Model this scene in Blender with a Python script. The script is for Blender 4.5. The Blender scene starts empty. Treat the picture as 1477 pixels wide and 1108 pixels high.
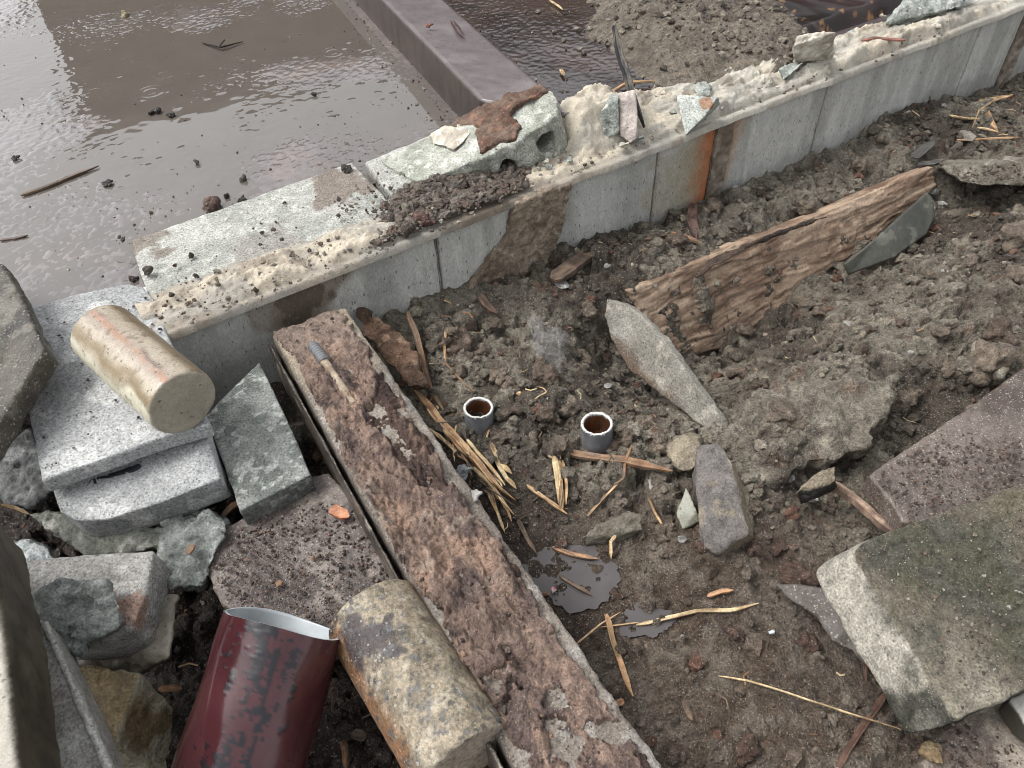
import bpy, bmesh, math, random
import numpy as np
from mathutils import Vector, Matrix
random.seed(7)
rng = np.random.default_rng(7)
SC = bpy.context.scene
COL = SC.collection

# ------------------------------------------------------------------ camera
H = 0.62                       # camera height over the wall top (z = 0), metres
PITCH, ROLL = math.radians(45.5), math.radians(-2.5)
F_PX, CX, CY = 1109.0, 738.5, 554.0
_F = np.array([0, math.cos(PITCH), -math.sin(PITCH)])
_R0 = np.array([1.0, 0, 0]); _U0 = np.cross(_R0, _F)
_R = _R0*math.cos(ROLL) + _U0*math.sin(ROLL)
_U = -_R0*math.sin(ROLL) + _U0*math.cos(ROLL)
CAMP = np.array([0, 0, H])
cam = bpy.data.cameras.new('camera'); co = bpy.data.objects.new('camera', cam); COL.objects.link(co)
cam.sensor_fit = 'HORIZONTAL'; cam.sensor_width = 36.0; cam.lens = 36.0*F_PX/1477.0
cam.clip_start = 0.02; cam.clip_end = 300
m = Matrix.Identity(4)
for i in range(3):
    m[i][0] = _R[i]; m[i][1] = _U[i]; m[i][2] = -_F[i]; m[i][3] = CAMP[i]
co.matrix_world = m
SC.camera = co

# ------------------------------------------------------------------ light (overcast)
w = bpy.data.worlds.new('World'); SC.world = w; w.use_nodes = True
nt = w.node_tree; bg = nt.nodes['Background']
sky = nt.nodes.new('ShaderNodeTexSky'); sky.sky_type = 'NISHITA'; sky.sun_disc = False
SUN_EL, SUN_AZ = math.radians(58), math.radians(-88)
sky.sun_elevation = SUN_EL; sky.sun_rotation = SUN_AZ
sky.air_density = 1.0; sky.dust_density = 4.0; sky.ozone_density = 1.0
hs = nt.nodes.new('ShaderNodeHueSaturation'); hs.inputs['Saturation'].default_value = 0.14
nt.links.new(sky.outputs[0], hs.inputs['Color']); nt.links.new(hs.outputs[0], bg.inputs['Color'])
bg.inputs['Strength'].default_value = 0.15
sun = bpy.data.lights.new('sun', 'SUN'); so = bpy.data.objects.new('sun', sun); COL.objects.link(so)
sun.energy = 1.0; sun.angle = math.radians(24); sun.color = (1, 0.97, 0.93)
sd = Vector((math.sin(SUN_AZ)*math.cos(SUN_EL), math.cos(SUN_AZ)*math.cos(SUN_EL), math.sin(SUN_EL)))
so.rotation_euler = sd.to_track_quat('Z', 'Y').to_euler()
SC.view_settings.view_transform = 'Standard'; SC.view_settings.look = 'None'
SC.view_settings.exposure = 1.0
SC.cycles.pixel_filter_type = 'BLACKMAN_HARRIS'; SC.cycles.filter_width = 0.9; SC.view_settings.gamma = 1; SC.view_settings.use_curve_mapping = False

# ------------------------------------------------------------------ helpers
def ray(x, y):
    return _F + _R*(x-CX)/F_PX - _U*(y-CY)/F_PX
def at(x, y, z):
    d = ray(x, y); return CAMP + d*((z-H)/d[2])
WA = at(255, 478, 0); WD = at(1425, 28, 0)-WA; WD /= np.linalg.norm(WD); WN = np.array([-WD[1], WD[0], 0.0])
def wp(u, v, z): return WA + WD*u + WN*v + np.array([0, 0, z])      # wall coordinates: along, behind, up
def to_uv(P): q = P-WA; return q@WD, q@WN

def _hash(ix, iy, iz, s):
    h = (ix.astype(np.uint32)*np.uint32(374761393)) ^ (iy.astype(np.uint32)*np.uint32(668265263)) ^ (iz.astype(np.uint32)*np.uint32(2147483647)) ^ np.uint32((s*974711+12345) & 0xffffffff)
    h = (h ^ (h >> np.uint32(13)))*np.uint32(1274126177)
    h = (h ^ (h >> np.uint32(15)))*np.uint32(2246822519)
    h = h ^ (h >> np.uint32(14))
    return (h & np.uint32(0xffffff)).astype(np.float32)/np.float32(0xffffff)
def vn(P, s=0):
    P = np.asarray(P, dtype=np.float32)
    i = np.floor(P); f = P-i; f = f*f*f*(f*(f*6-15)+10); i = i.astype(np.int64) & 0xffffffff
    x, y, z = i[:, 0], i[:, 1], i[:, 2]; r = 0
    for dx in (0, 1):
        wx = f[:, 0] if dx else 1-f[:, 0]
        for dy in (0, 1):
            wy = wx*(f[:, 1] if dy else 1-f[:, 1])
            for dz in (0, 1):
                r = r + _hash((x+dx) & 0xffffffff, (y+dy) & 0xffffffff, (z+dz) & 0xffffffff, s)*wy*(f[:, 2] if dz else 1-f[:, 2])
    return r
def fbm(P, freq, octv=4, s=0, gain=.5):                # about -1..1
    P = np.asarray(P)*freq; a = 1.0; r = 0; t = 0
    for k in range(octv):
        r = r + (vn(P+k*17.3, s+k)*2-1)*a; t += a; a *= gain; P = P*2.03
    return r/t*1.5
def sm(a, b, x): t = np.clip((x-a)/(b-a), 0, 1); return t*t*(3-2*t)
def lin(c): c = np.array(c)/255.0; return np.where(c <= .04045, c/12.92, ((c+.055)/1.055)**2.4)
def S(r, g, b, k=1.3, sat=.85):                          # the surface's own colour
    c = lin((r, g, b)); m = c.mean(); return (m+(c-m)*sat)/k
def mix(a, b, t): t = np.asarray(t)[:, None]; return a*(1-t)+b*t
def flat(c, n): return np.tile(np.asarray(c, dtype=float), (n, 1))
def xyz(P): return np.c_[P, np.zeros(len(P))] if P.shape[1] == 2 else P

def tag(o, label=None, cat=None, group=None, kind=None):
    if label: o['label'] = label
    if cat: o['category'] = cat
    if group: o['group'] = group
    if kind: o['kind'] = kind
    return o
def mesh_from(name, V, Fs, mat, col=None, wet=None, smooth=True, origin=None):
    V = np.asarray(V, dtype=np.float32)
    if origin is None:
        origin = np.array([(V[:, 0].min()+V[:, 0].max())/2, (V[:, 1].min()+V[:, 1].max())/2, V[:, 2].min()])
    V = V-np.asarray(origin, dtype=np.float32)
    me = bpy.data.meshes.new(name)
    if isinstance(Fs, np.ndarray):
        k = Fs.shape[1]; n = len(Fs)
        me.vertices.add(len(V)); me.vertices.foreach_set('co', V.ravel())
        me.loops.add(n*k); me.loops.foreach_set('vertex_index', Fs.astype(np.int32).ravel())
        me.polygons.add(n); me.polygons.foreach_set('loop_start', np.arange(0, n*k, k, dtype=np.int32))
        me.polygons.foreach_set('loop_total', np.full(n, k, dtype=np.int32))
        me.update(calc_edges=True)
    else:
        me.from_pydata([tuple(v) for v in V], [], [tuple(f) for f in Fs]); me.update()
    me.polygons.foreach_set('use_smooth', np.full(len(me.polygons), smooth))
    n = len(V)
    if col is None: col = flat((.3, .3, .3), n)
    a = me.attributes.new('col', 'FLOAT_COLOR', 'POINT')
    a.data.foreach_set('color', np.c_[np.clip(col, 0.003, .9), np.ones(n)].astype(np.float32).ravel())
    a = me.attributes.new('wet', 'FLOAT', 'POINT')
    a.data.foreach_set('value', (np.full(n, .3) if wet is None else np.broadcast_to(wet, (n,))).astype(np.float32))
    me.materials.append(mat)
    o = bpy.data.objects.new(name, me); o.location = origin; COL.objects.link(o)
    return o
def empty(name, loc):
    o = bpy.data.objects.new(name, None); o.location = loc; o.empty_display_size = .05; COL.objects.link(o); return o
def child(o, p):
    o.parent = p; o.location = Vector(o.location)-Vector(p.location); return o

# ------------------------------------------------------------------ materials
def node(nt, t, **k):
    n = nt.nodes.new(t)
    for a, v in k.items(): setattr(n, a, v)
    return n
def mineral(name, grain=500, ga=.35, pores=0, psc=260, light=0, lsc=300, bump=.5, bd=.0012, r0=.85, r1=.3, spec=.4, stretch=None, mid=0, coat=0):
    """stone-like: colour from the mesh's own stain colours, times mineral grain, pores and pale grains, with relief"""
    M = bpy.data.materials.new(name); M.use_nodes = True; nt = M.node_tree; L = nt.links.new
    b = nt.nodes['Principled BSDF']
    tc = node(nt, 'ShaderNodeTexCoord'); src = tc.outputs['Object']
    if stretch:
        mp = node(nt, 'ShaderNodeMapping'); L(src, mp.inputs[0]); mp.inputs['Rotation'].default_value = stretch[1]; mp.inputs['Scale'].default_value = stretch[0]; src = mp.outputs[0]
    ac = node(nt, 'ShaderNodeAttribute', attribute_name='col'); aw = node(nt, 'ShaderNodeAttribute', attribute_name='wet')
    n1 = node(nt, 'ShaderNodeTexNoise'); L(src, n1.inputs['Vector']); n1.inputs['Scale'].default_value = grain; n1.inputs['Detail'].default_value = 3; n1.inputs['Roughness'].default_value = .7
    r = node(nt, 'ShaderNodeMapRange'); L(n1.outputs[0], r.inputs[0]); r.inputs[1].default_value = .3; r.inputs[2].default_value = .7
    r.inputs[3].default_value = 1-ga; r.inputs[4].default_value = 1+ga
    mu = node(nt, 'ShaderNodeVectorMath', operation='SCALE'); L(ac.outputs['Color'], mu.inputs[0]); L(r.outputs[0], mu.inputs['Scale'])
    col = mu.outputs[0]; hgt = n1.outputs[0]
    if mid:
        n2 = node(nt, 'ShaderNodeTexNoise'); L(src, n2.inputs['Vector']); n2.inputs['Scale'].default_value = grain*.22; n2.inputs['Detail'].default_value = 5; n2.inputs['Roughness'].default_value = .65
        r2 = node(nt, 'ShaderNodeMapRange'); L(n2.outputs[0], r2.inputs[0]); r2.inputs[1].default_value = .3; r2.inputs[2].default_value = .7; r2.inputs[3].default_value = 1-mid; r2.inputs[4].default_value = 1+mid
        m2 = node(nt, 'ShaderNodeVectorMath', operation='SCALE'); L(col, m2.inputs[0]); L(r2.outputs[0], m2.inputs['Scale']); col = m2.outputs[0]
        ad = node(nt, 'ShaderNodeMath', operation='MULTIPLY_ADD'); L(n2.outputs[0], ad.inputs[0]); ad.inputs[1].default_value = 2.5; L(hgt, ad.inputs[2]); hgt = ad.outputs[0]
    def spots(sc, amt, c, seed):
        nonlocal col, hgt
        v = node(nt, 'ShaderNodeTexVoronoi'); mp = node(nt, 'ShaderNodeMapping'); L(src, mp.inputs[0]); mp.inputs['Location'].default_value = (seed, seed*2, seed)
        va = node(nt, 'ShaderNodeVectorMath', operation='MULTIPLY_ADD'); L(n1.outputs['Color'], va.inputs[0]); va.inputs[1].default_value = (.9/sc,)*3; L(mp.outputs[0], va.inputs[2]); L(va.outputs[0], v.inputs['Vector']); v.inputs['Scale'].default_value = sc
        wn = node(nt, 'ShaderNodeSeparateColor'); L(v.outputs['Color'], wn.inputs[0])
        pw = node(nt, 'ShaderNodeMath', operation='POWER'); L(wn.outputs[0], pw.inputs[0]); pw.inputs[1].default_value = 3.0; th = node(nt, 'ShaderNodeMath', operation='MULTIPLY'); L(pw.outputs[0], th.inputs[0]); th.inputs[1].default_value = amt*1.1
        lt = node(nt, 'ShaderNodeMath', operation='LESS_THAN'); L(v.outputs['Distance'], lt.inputs[0]); L(th.outputs[0], lt.inputs[1])
        mx = node(nt, 'ShaderNodeMix', data_type='RGBA'); fa = node(nt, 'ShaderNodeMath', operation='MULTIPLY'); L(lt.outputs[0], fa.inputs[0]); fa.inputs[1].default_value = .65
        L(fa.outputs[0], mx.inputs[0]); L(col, mx.inputs[6]); mx.inputs[7].default_value = (*c, 1); col = mx.outputs[2]
        sb = node(nt, 'ShaderNodeMath', operation='MULTIPLY_ADD'); L(lt.outputs[0], sb.inputs[0]); sb.inputs[1].default_value = -1.2 if c[0] < .2 else .5; L(hgt, sb.inputs[2]); hgt = sb.outputs[0]
    if pores: spots(psc, pores, (.04, .038, .035), 3.1)
    if light: spots(lsc*1.35, light, (.33, .31, .27), 9.7)
    L(col, b.inputs['Base Color'])
    rr = node(nt, 'ShaderNodeMapRange'); L(aw.outputs['Fac'], rr.inputs[0]); rr.inputs[3].default_value = r0; rr.inputs[4].default_value = r1
    L(rr.outputs[0], b.inputs['Roughness'])
    b.inputs['Specular IOR Level'].default_value = spec
    if coat:
        b.inputs['Coat Weight'].default_value = coat; b.inputs['Coat Roughness'].default_value = .12
    bp = node(nt, 'ShaderNodeBump'); bp.inputs['Strength'].default_value = bump; bp.inputs['Distance'].default_value = bd; L(hgt, bp.inputs['Height']); L(bp.outputs[0], b.inputs['Normal'])
    return M
WANG = math.atan2(WD[1], WD[0])
M_BLOCK = mineral('grey_block', 360, .5, .33, 330, .4, 330, .9, .0016, .9, .5, .25, mid=.14)
M_MOSSY = mineral('mossy_concrete', 420, .5, .25, 230, .3, 430, .9, .0014, .9, .5, .1, mid=.4)
M_FACE = mineral('wall_face', 420, .22, .3, 260, .3, 330, .7, .001, .9, .5, stretch=((1, 1, .4), (0, 0, -WANG)), mid=.1)
M_SMOOTH = mineral('smooth_concrete', 600, .2, .3, 200, .12, 260, .35, .0008, .7, .22, mid=.14)
M_KERB = mineral('wet_kerb', 330, .12, .35, 160, .2, 300, .4, .0004, .5, .2, .5, mid=.08)
M_CORE = mineral('exposed_aggregate', 300, .5, .45, 150, .38, 190, .9, .0012, .8, .3, mid=.3)
M_MORTAR = mineral('cream_mortar', 500, .2, .2, 190, 0, 300, .7, .0014, .92, .6, mid=.12)
M_SOIL = mineral('soil', 430, .6, .0, 300, .5, 330, 1.0, .006, .8, .26, .42, mid=.5)
M_CLOD = mineral('soil_clods', 430, .5, .0, 300, .45, 320, 1.0, .005, .8, .3, .42, mid=.5)
M_RUST = mineral('rust_crust', 450, .45, .12, 240, .3, 330, 1.0, .003, .8, .4, .3, mid=.42)
M_FLOOR = mineral('wet_floor', 330, .12, .2, 190, .2, 300, .45, .0004, .28, .05, .8, mid=.06, coat=.6)
M_DARKSLAB = mineral('wet_dark_concrete', 420, .4, .25, 230, .5, 330, .8, .0012, .6, .14, .4, mid=.3)
M_ROCK = mineral('green_grey_rock', 380, .45, .3, 260, .25, 300, .9, .002, .85, .4, mid=.3)
def wood_mat():
    return mineral('splintered_wood', 260, .3, 0, 200, 0, 200, .6, .0006, .75, .4, .35, mid=.2)
M_WOOD = wood_mat()
def simple(name, c, rough=.5, metal=0, spec=.5, bump=0, sc=200, var=.15, trans=0, alpha=1, ior=1.45):
    M = bpy.data.materials.new(name); M.use_nodes = True; nt = M.node_tree; L = nt.links.new; b = nt.nodes['Principled BSDF']
    tc = node(nt, 'ShaderNodeTexCoord'); n = node(nt, 'ShaderNodeTexNoise'); L(tc.outputs['Object'], n.inputs[0]); n.inputs['Scale'].default_value = sc; n.inputs['Detail'].default_value = 4
    r = node(nt, 'ShaderNodeValToRGB'); L(n.outputs[0], r.inputs[0]); c = np.array(c)
    r.color_ramp.elements[0].position = .3; r.color_ramp.elements[1].position = .7
    r.color_ramp.elements[0].color = (*(c*(1-var)), 1); r.color_ramp.elements[1].color = (*np.minimum(c*(1+var), 1), 1)
    L(r.outputs[0], b.inputs['Base Color']); b.inputs['Roughness'].default_value = rough; b.inputs['Metallic'].default_value = metal
    b.inputs['Specular IOR Level'].default_value = spec; b.inputs['IOR'].default_value = ior
    if trans: b.inputs['Transmission Weight'].default_value = trans
    if alpha < 1: b.inputs['Alpha'].default_value = alpha
    if bump:
        bp = node(nt, 'ShaderNodeBump'); bp.inputs['Strength'].default_value = bump; bp.inputs['Distance'].default_value = .001; L(n.outputs[0], bp.inputs['Height']); L(bp.outputs[0], b.inputs['Normal'])
    return M

# ------------------------------------------------------------------ solids: hull / extruded outline -> voxel remesh -> weathered surface
def bm_arrays(bm, vox, bevel=0, cutters=()):
    me = bpy.data.meshes.new('tmp'); bmesh.ops.recalc_face_normals(bm, faces=bm.faces); bm.to_mesh(me); bm.free()
    o = bpy.data.objects.new('tmp', me); COL.objects.link(o)
    if bevel:
        md = o.modifiers.new('b', 'BEVEL'); md.width = bevel; md.segments = 3; md.limit_method = 'ANGLE'; md.angle_limit = .4
    for c in cutters:
        md = o.modifiers.new('c', 'BOOLEAN'); md.object = c; md.operation = 'DIFFERENCE'
    md = o.modifiers.new('r', 'REMESH'); md.mode = 'VOXEL'; md.voxel_size = vox
    ev = o.evaluated_get(bpy.context.evaluated_depsgraph_get()); m2 = ev.to_mesh()
    V = np.empty(len(m2.vertices)*3, np.float32); m2.vertices.foreach_get('co', V); V = V.reshape(-1, 3)
    N = np.empty(len(m2.vertices)*3, np.float32); m2.vertices.foreach_get('normal', N); N = N.reshape(-1, 3)
    q = np.empty(len(m2.loops), np.int32); m2.loops.foreach_get('vertex_index', q)
    Fq = q.reshape(-1, 4) if len(q) == 4*len(m2.polygons) else [tuple(p.vertices) for p in m2.polygons]
    ev.to_mesh_clear(); bpy.data.objects.remove(o); bpy.data.meshes.remove(me)
    return V.copy(), N.copy(), Fq
def finish(name, bm, mat, colf, vox=.003, amp=.001, freq=60, octv=4, bevel=0, wet=.3, dispf=None, seed=0, cutters=(), smooth=True):
    V, N, Fq = bm_arrays(bm, vox, bevel, cutters)
    d = fbm(V, freq, octv, seed)*amp
    if dispf is not None: d = d+dispf(V, N)
    V2 = V+N*d[:, None]
    col = colf(V2, N) if callable(colf) else flat(colf, len(V))
    wt = wet(V2, N) if callable(wet) else wet
    return mesh_from(name, V2, Fq, mat, col, wt, smooth)
def pts(poly): return [np.array(at(*p)) for p in poly]
def bm_slab(P, th, taper=0, up=None, jag=0, seed=0, off=(0, 0, 0)):
    """P: outline points of the upper face; th: thickness along the face normal"""
    P = [np.array(p, float) for p in P]; c = sum(P)/len(P); n = np.zeros(3)
    for i in range(len(P)): n += np.cross(P[i]-c, P[(i+1) % len(P)]-c)
    n /= np.linalg.norm(n)
    if up is not None and n@np.array(up) < 0 or up is None and n[2] < 0: n = -n
    if jag:                                             # broken outline
        r = random.Random(seed); Q = []
        for i in range(len(P)):
            a, b = P[i], P[(i+1) % len(P)]; L = np.linalg.norm(b-a); k = max(1, int(L/.012)); t = (b-a)/max(L, 1e-6); s = np.cross(n, t)
            for j in range(k):
                Q.append(a+(b-a)*j/k+(s*r.uniform(-jag, jag) if j else 0))
        P = Q
    bm = bmesh.new(); a = [bm.verts.new(p) for p in P]
    b = [bm.verts.new(p-n*th+(p-c)*taper+np.array(off)) for p in P]
    bm.faces.new(a); bm.faces.new(b[::-1]); k = len(P)
    for i in range(k): bm.faces.new((a[i], b[i], b[(i+1) % k], a[(i+1) % k]))
    bmesh.ops.triangulate(bm, faces=[f for f in bm.faces if len(f.verts) > 4])
    return bm
def bm_hull(P):
    bm = bmesh.new()
    for p in P: bm.verts.new(p)
    r = bmesh.ops.convex_hull(bm, input=bm.verts)
    g = list({e for e in r['geom_interior']+r['geom_unused'] if isinstance(e, bmesh.types.BMVert)})
    if g: bmesh.ops.delete(bm, geom=g, context='VERTS')
    return bm
def bm_box(o, ex, ey, ez):
    o, ex, ey, ez = map(np.array, (o, ex, ey, ez)); bm = bmesh.new()
    v = [bm.verts.new(o+ex*i+ey*j+ez*k) for k in (0, 1) for j in (0, 1) for i in (0, 1)]
    for f in ((0, 1, 3, 2), (4, 6, 7, 5), (0, 4, 5, 1), (2, 3, 7, 6), (0, 2, 6, 4), (1, 5, 7, 3)): bm.faces.new([v[i] for i in f])
    return bm
def bm_cyl(a, b, r, seg=40, r2=None):
    a, b = np.array(a, float), np.array(b, float); d = b-a; d /= np.linalg.norm(d)
    x = np.cross(d, (0, 0, 1)); x /= np.linalg.norm(x); y = np.cross(d, x); bm = bmesh.new(); r2 = r if r2 is None else r2
    A = [bm.verts.new(a+(x*math.cos(t)+y*math.sin(t))*r) for t in np.linspace(0, 2*math.pi, seg, endpoint=False)]
    B = [bm.verts.new(b+(x*math.cos(t)+y*math.sin(t))*r2) for t in np.linspace(0, 2*math.pi, seg, endpoint=False)]
    bm.faces.new(A); bm.faces.new(B[::-1])
    for i in range(seg): bm.faces.new((A[i], B[i], B[(i+1) % seg], A[(i+1) % seg]))
    return bm
def blot(P, freq, lo, hi, s): return sm(lo, hi, fbm(P, freq, 4, s))
def two(c1, c2, freq=25, s=0, c3=None):
    def f(V, N):
        c = mix(c1, c2, blot(V, freq, -.5, .5, s))
        if c3 is not None: c = mix(c, c3, blot(V, freq*2.3, .25, .6, s+5))
        return c
    return f
def near(V, p, r, s=0, fr=60, e=.35):
    """soft irregular patch about world point p"""
    d = np.linalg.norm(V-np.array(p), axis=1)/r+fbm(V, fr, 3, s)*e
    return 1-sm(.75, 1.05, d)

# ------------------------------------------------------------------ the dug soil
CP = [(560,460,-.115),(640,430,-.12),(800,370,-.13),(938,330,-.158),(1060,280,-.163),(1180,232,-.17),(1400,140,-.18),(1477,100,-.185),(1560,60,-.19),
 (1200,265,-.166),(1330,222,-.168),(1000,372,-.152),(1100,325,-.158),(900,395,-.145),(820,430,-.15),(860,420,-.15),
 (600,480,-.13),(560,560,-.175),(600,600,-.17),(700,480,-.14),(780,520,-.15),(850,540,-.2),(900,570,-.235),(880,520,-.225),(930,590,-.2),(960,620,-.155),(900,620,-.16),
 (690,630,-.15),(860,660,-.15),(760,640,-.15),(650,700,-.16),(800,720,-.158),(950,690,-.145),(1000,640,-.13),(1040,630,-.13),(850,800,-.168),(800,850,-.168),(900,900,-.166),
 (760,800,-.17),(1000,1000,-.155),(850,1000,-.165),(1100,1000,-.155),(1200,1060,-.155),(1100,860,-.15),(1150,920,-.16),(1250,960,-.17),(1100,780,-.14),(1150,770,-.16),(1230,730,-.175),
 (1150,650,-.12),(1100,660,-.13),(1200,700,-.19),(1280,640,-.185),(1150,705,-.185),(1240,570,-.12),(1310,600,-.17),(1360,590,-.17),(1400,540,-.15),(1470,500,-.135),
 (1200,500,-.16),(1100,560,-.17),(1060,535,-.28),(1040,512,-.285),(970,528,-.27),(1060,600,-.19),(1130,452,-.275),(1150,500,-.235),(1200,397,-.262),(1235,440,-.225),(1270,360,-.245),(1330,330,-.235),(1400,400,-.17),(1470,420,-.14),
 (1420,330,-.18),(1375,285,-.23),(1477,330,-.17),(1270,450,-.185),(1320,480,-.15),(1500,200,-.165),(1420,200,-.165),
 (1330,700,-.16),(1450,760,-.16),(1300,850,-.17),(1400,1000,-.18),
 (340,720,-.19),(280,880,-.19),(470,1050,-.185),(480,960,-.2),(600,1108,-.2),(20,600,-.15),(60,800,-.18),(230,980,-.2),(450,640,-.18),(700,1100,-.2),(450,600,-.17),(400,560,-.16),
 (-150,700,-.2),(-100,1250,-.2),(700,1300,-.2),(1600,1250,-.2),(1700,600,-.15),(1700,200,-.18)]
CPW = np.array([at(*c) for c in CP])
_ph = None
def base_z(X, Y):
    """smooth ground height by thin-plate interpolation of measured levels"""
    global _ph
    def k(r2): return .5*r2*np.log(r2+1e-9)
    if _ph is None:
        P = CPW[:, :2]; n = len(P); r2 = ((P[:, None]-P[None])**2).sum(-1); A = np.zeros((n+3, n+3)); A[:n, :n] = k(r2)+np.eye(n)*4e-4
        A[:n, n] = 1; A[:n, n+1:] = P; A[n, :n] = 1; A[n+1:, :n] = P.T; _ph = np.linalg.solve(A, np.r_[CPW[:, 2], 0, 0, 0])
    P = CPW[:, :2]; r = _ph[-3]+_ph[-2]*X+_ph[-1]*Y
    for i in range(len(P)): r = r+_ph[i]*k((X-P[i, 0])**2+(Y-P[i, 1])**2)
    return np.clip(r, -.30, -.09)
GX0, GX1, GY0, GY1, GS = -.95, 1.55, .02, 2.05, .0026
gx = np.arange(GX0, GX1, GS); gy = np.arange(GY0, GY1, GS)
# coarse interpolation then upsample
cx_ = np.arange(GX0, GX1+.02, .02); cy_ = np.arange(GY0, GY1+.02, .02); CXX, CYY = np.meshgrid(cx_, cy_)
CZ = base_z(CXX, CYY)
def bil(G, X, Y, x0, y0, s):
    fx = np.clip((X-x0)/s, 0, G.shape[1]-1.001); fy = np.clip((Y-y0)/s, 0, G.shape[0]-1.001); ix = fx.astype(int); iy = fy.astype(int); fx = fx-ix; fy = fy-iy
    return G[iy, ix]*(1-fx)*(1-fy)+G[iy, ix+1]*fx*(1-fy)+G[iy+1, ix]*(1-fx)*fy+G[iy+1, ix+1]*fx*fy
XX, YY = np.meshgrid(gx, gy)
_p0 = at(915, 415, -.15); _p1 = at(1350, 238, -.165); _pd = _p1-_p0; _pd[2] = 0; _pl = np.linalg.norm(_pd); _pd /= _pl
def trench(X, Y, Zz):          # the soil is dug away in front of the buried plank
    s = (X-_p0[0])*_pd[0]+(Y-_p0[1])*_pd[1]; t = (X-_p0[0])*_pd[1]-(Y-_p0[1])*_pd[0]
    bot = np.interp(s, [-.03, .0, .04, .12, .3, .45, .6], [-.15, -.24, -.29, -.295, -.262, -.225, -.15])
    lim = np.where(t < 0, 9, np.where(t < .08, np.maximum(bot, -.150-1.83*t-.012), bot+(t-.08)*.9)); lim = np.where((s < -.03) | (s > _pl+.02), 9, lim)
    return np.minimum(Zz, lim)
CZ2 = CZ
ZB = trench(XX, YY, bil(CZ, XX, YY, GX0, GY0, .02))
PW = np.c_[XX.ravel(), YY.ravel(), np.zeros(XX.size)]
PUD = [(at(830, 830, -.166), .07), (at(930, 895, -.166), .04), (at(900, 780, -.166), .03)]   # shallow puddle spots
pm = np.zeros(XX.size)
for p, r in PUD: pm = np.maximum(pm, 1-sm(.7, 1.6, np.hypot(PW[:, 0]-p[0], PW[:, 1]-p[1])/r))
calm = 1-sm(.75, 1.15, np.hypot((PW[:, 0]-at(980, 960, -.16)[0])/.32, (PW[:, 1]-at(980, 960, -.16)[1])/.19))   # trampled muddy part is flatter
fl = np.maximum(pm, calm*.72)
ZN = (fbm(PW, 14, 3, 1)*.013+(1-np.abs(fbm(PW, 26, 3, 4)))*.014-.008+fbm(PW, 45, 3, 2)*.009)*(1-fl*.75)+fbm(PW, 150, 3, 3)*.0022*(1-pm*.5)
Z = ZB+ZN.reshape(XX.shape)
Z[:] = np.where(pm.reshape(XX.shape) > .2, Z*(1-pm.reshape(XX.shape))+(-.1665+ZN.reshape(XX.shape)*.5)*pm.reshape(XX.shape), Z)
# clods stamped into the height field
HC = 13000
cxs = rng.uniform(GX0, GX1, HC); cys = rng.uniform(GY0, 1.7, HC); crs = rng.choice([.0045, .007, .011, .018], HC, p=[.5, .32, .14, .04])*rng.uniform(.7, 1.3, HC)
FLG = fl.reshape(XX.shape); DG = fbm(PW, 150, 3, 9).reshape(XX.shape)
for x, y, r in zip(cxs, cys, crs):
    i0 = int((x-r*1.4-GX0)/GS); i1 = int((x+r*1.4-GX0)/GS)+2; j0 = int((y-r*1.4-GY0)/GS); j1 = int((y+r*1.4-GY0)/GS)+2
    i0 = max(i0, 0); j0 = max(j0, 0); sl = (slice(j0, j1), slice(i0, i1)); xx = XX[sl]; yy = YY[sl]
    if xx.size < 4: continue
    if FLG[sl].mean() > .4 and r > .008: continue
    d = np.hypot(xx-x, (yy-y)*1.15)/r; d = d*(1+DG[sl]*.55); h = np.sqrt(np.clip(1-d*d, 0, 1))*r*1.0
    Z[sl] = np.where(h > 0, np.maximum(Z[sl], ZB[sl]-.001+h), Z[sl])
def gz(X, Y): return bil(Z, np.asarray(X, float), np.asarray(Y, float), GX0, GY0, GS)
def ground(px, py, up=0.0):
    """point where the view ray of a photo position meets the soil"""
    z = -.15
    for _ in range(14):
        p = at(px, py, z); z = z*.4+.6*float(bil(CZ, p[0], p[1], GX0, GY0, .02))
    p = at(px, py, z); p[2] = float(gz(p[0], p[1])); p = at(px, py, p[2]+up); return p
SO1, SO2, SO3 = S(140, 131, 114), S(90, 80, 67), S(184, 175, 155)
def soil_col(V, wetm=None):
    c = mix(SO1, SO2, blot(V, 7, -.35, .5, 21)); c = mix(c, SO3, blot(V, 30, .25, .8, 22)*.6); c = mix(c, S(62, 45, 34), blot(V, 60, .2, .6, 23)*.5)
    c = mix(c, S(112, 74, 54), blot(V, 38, .5, .8, 24)*.5)
    a = at(980, 960, -.16); k = 1-sm(.6, 1.3, np.hypot((V[:, 0]-a[0])/.36, (V[:, 1]-a[1])/.22)+fbm(V, 15, 3, 8)*.25)
    c = mix(c, mix(S(98, 80, 66), S(130, 116, 102), blot(V, 50, -.3, .6, 26)), k*.8)
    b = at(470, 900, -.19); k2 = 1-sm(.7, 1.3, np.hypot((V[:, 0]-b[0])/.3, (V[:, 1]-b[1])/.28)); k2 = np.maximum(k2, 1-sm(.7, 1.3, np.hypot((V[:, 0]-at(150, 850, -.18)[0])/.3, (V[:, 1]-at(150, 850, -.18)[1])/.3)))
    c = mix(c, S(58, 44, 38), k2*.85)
    return c, np.clip(.25+k*.5+k2*.4, 0, 1)
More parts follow.
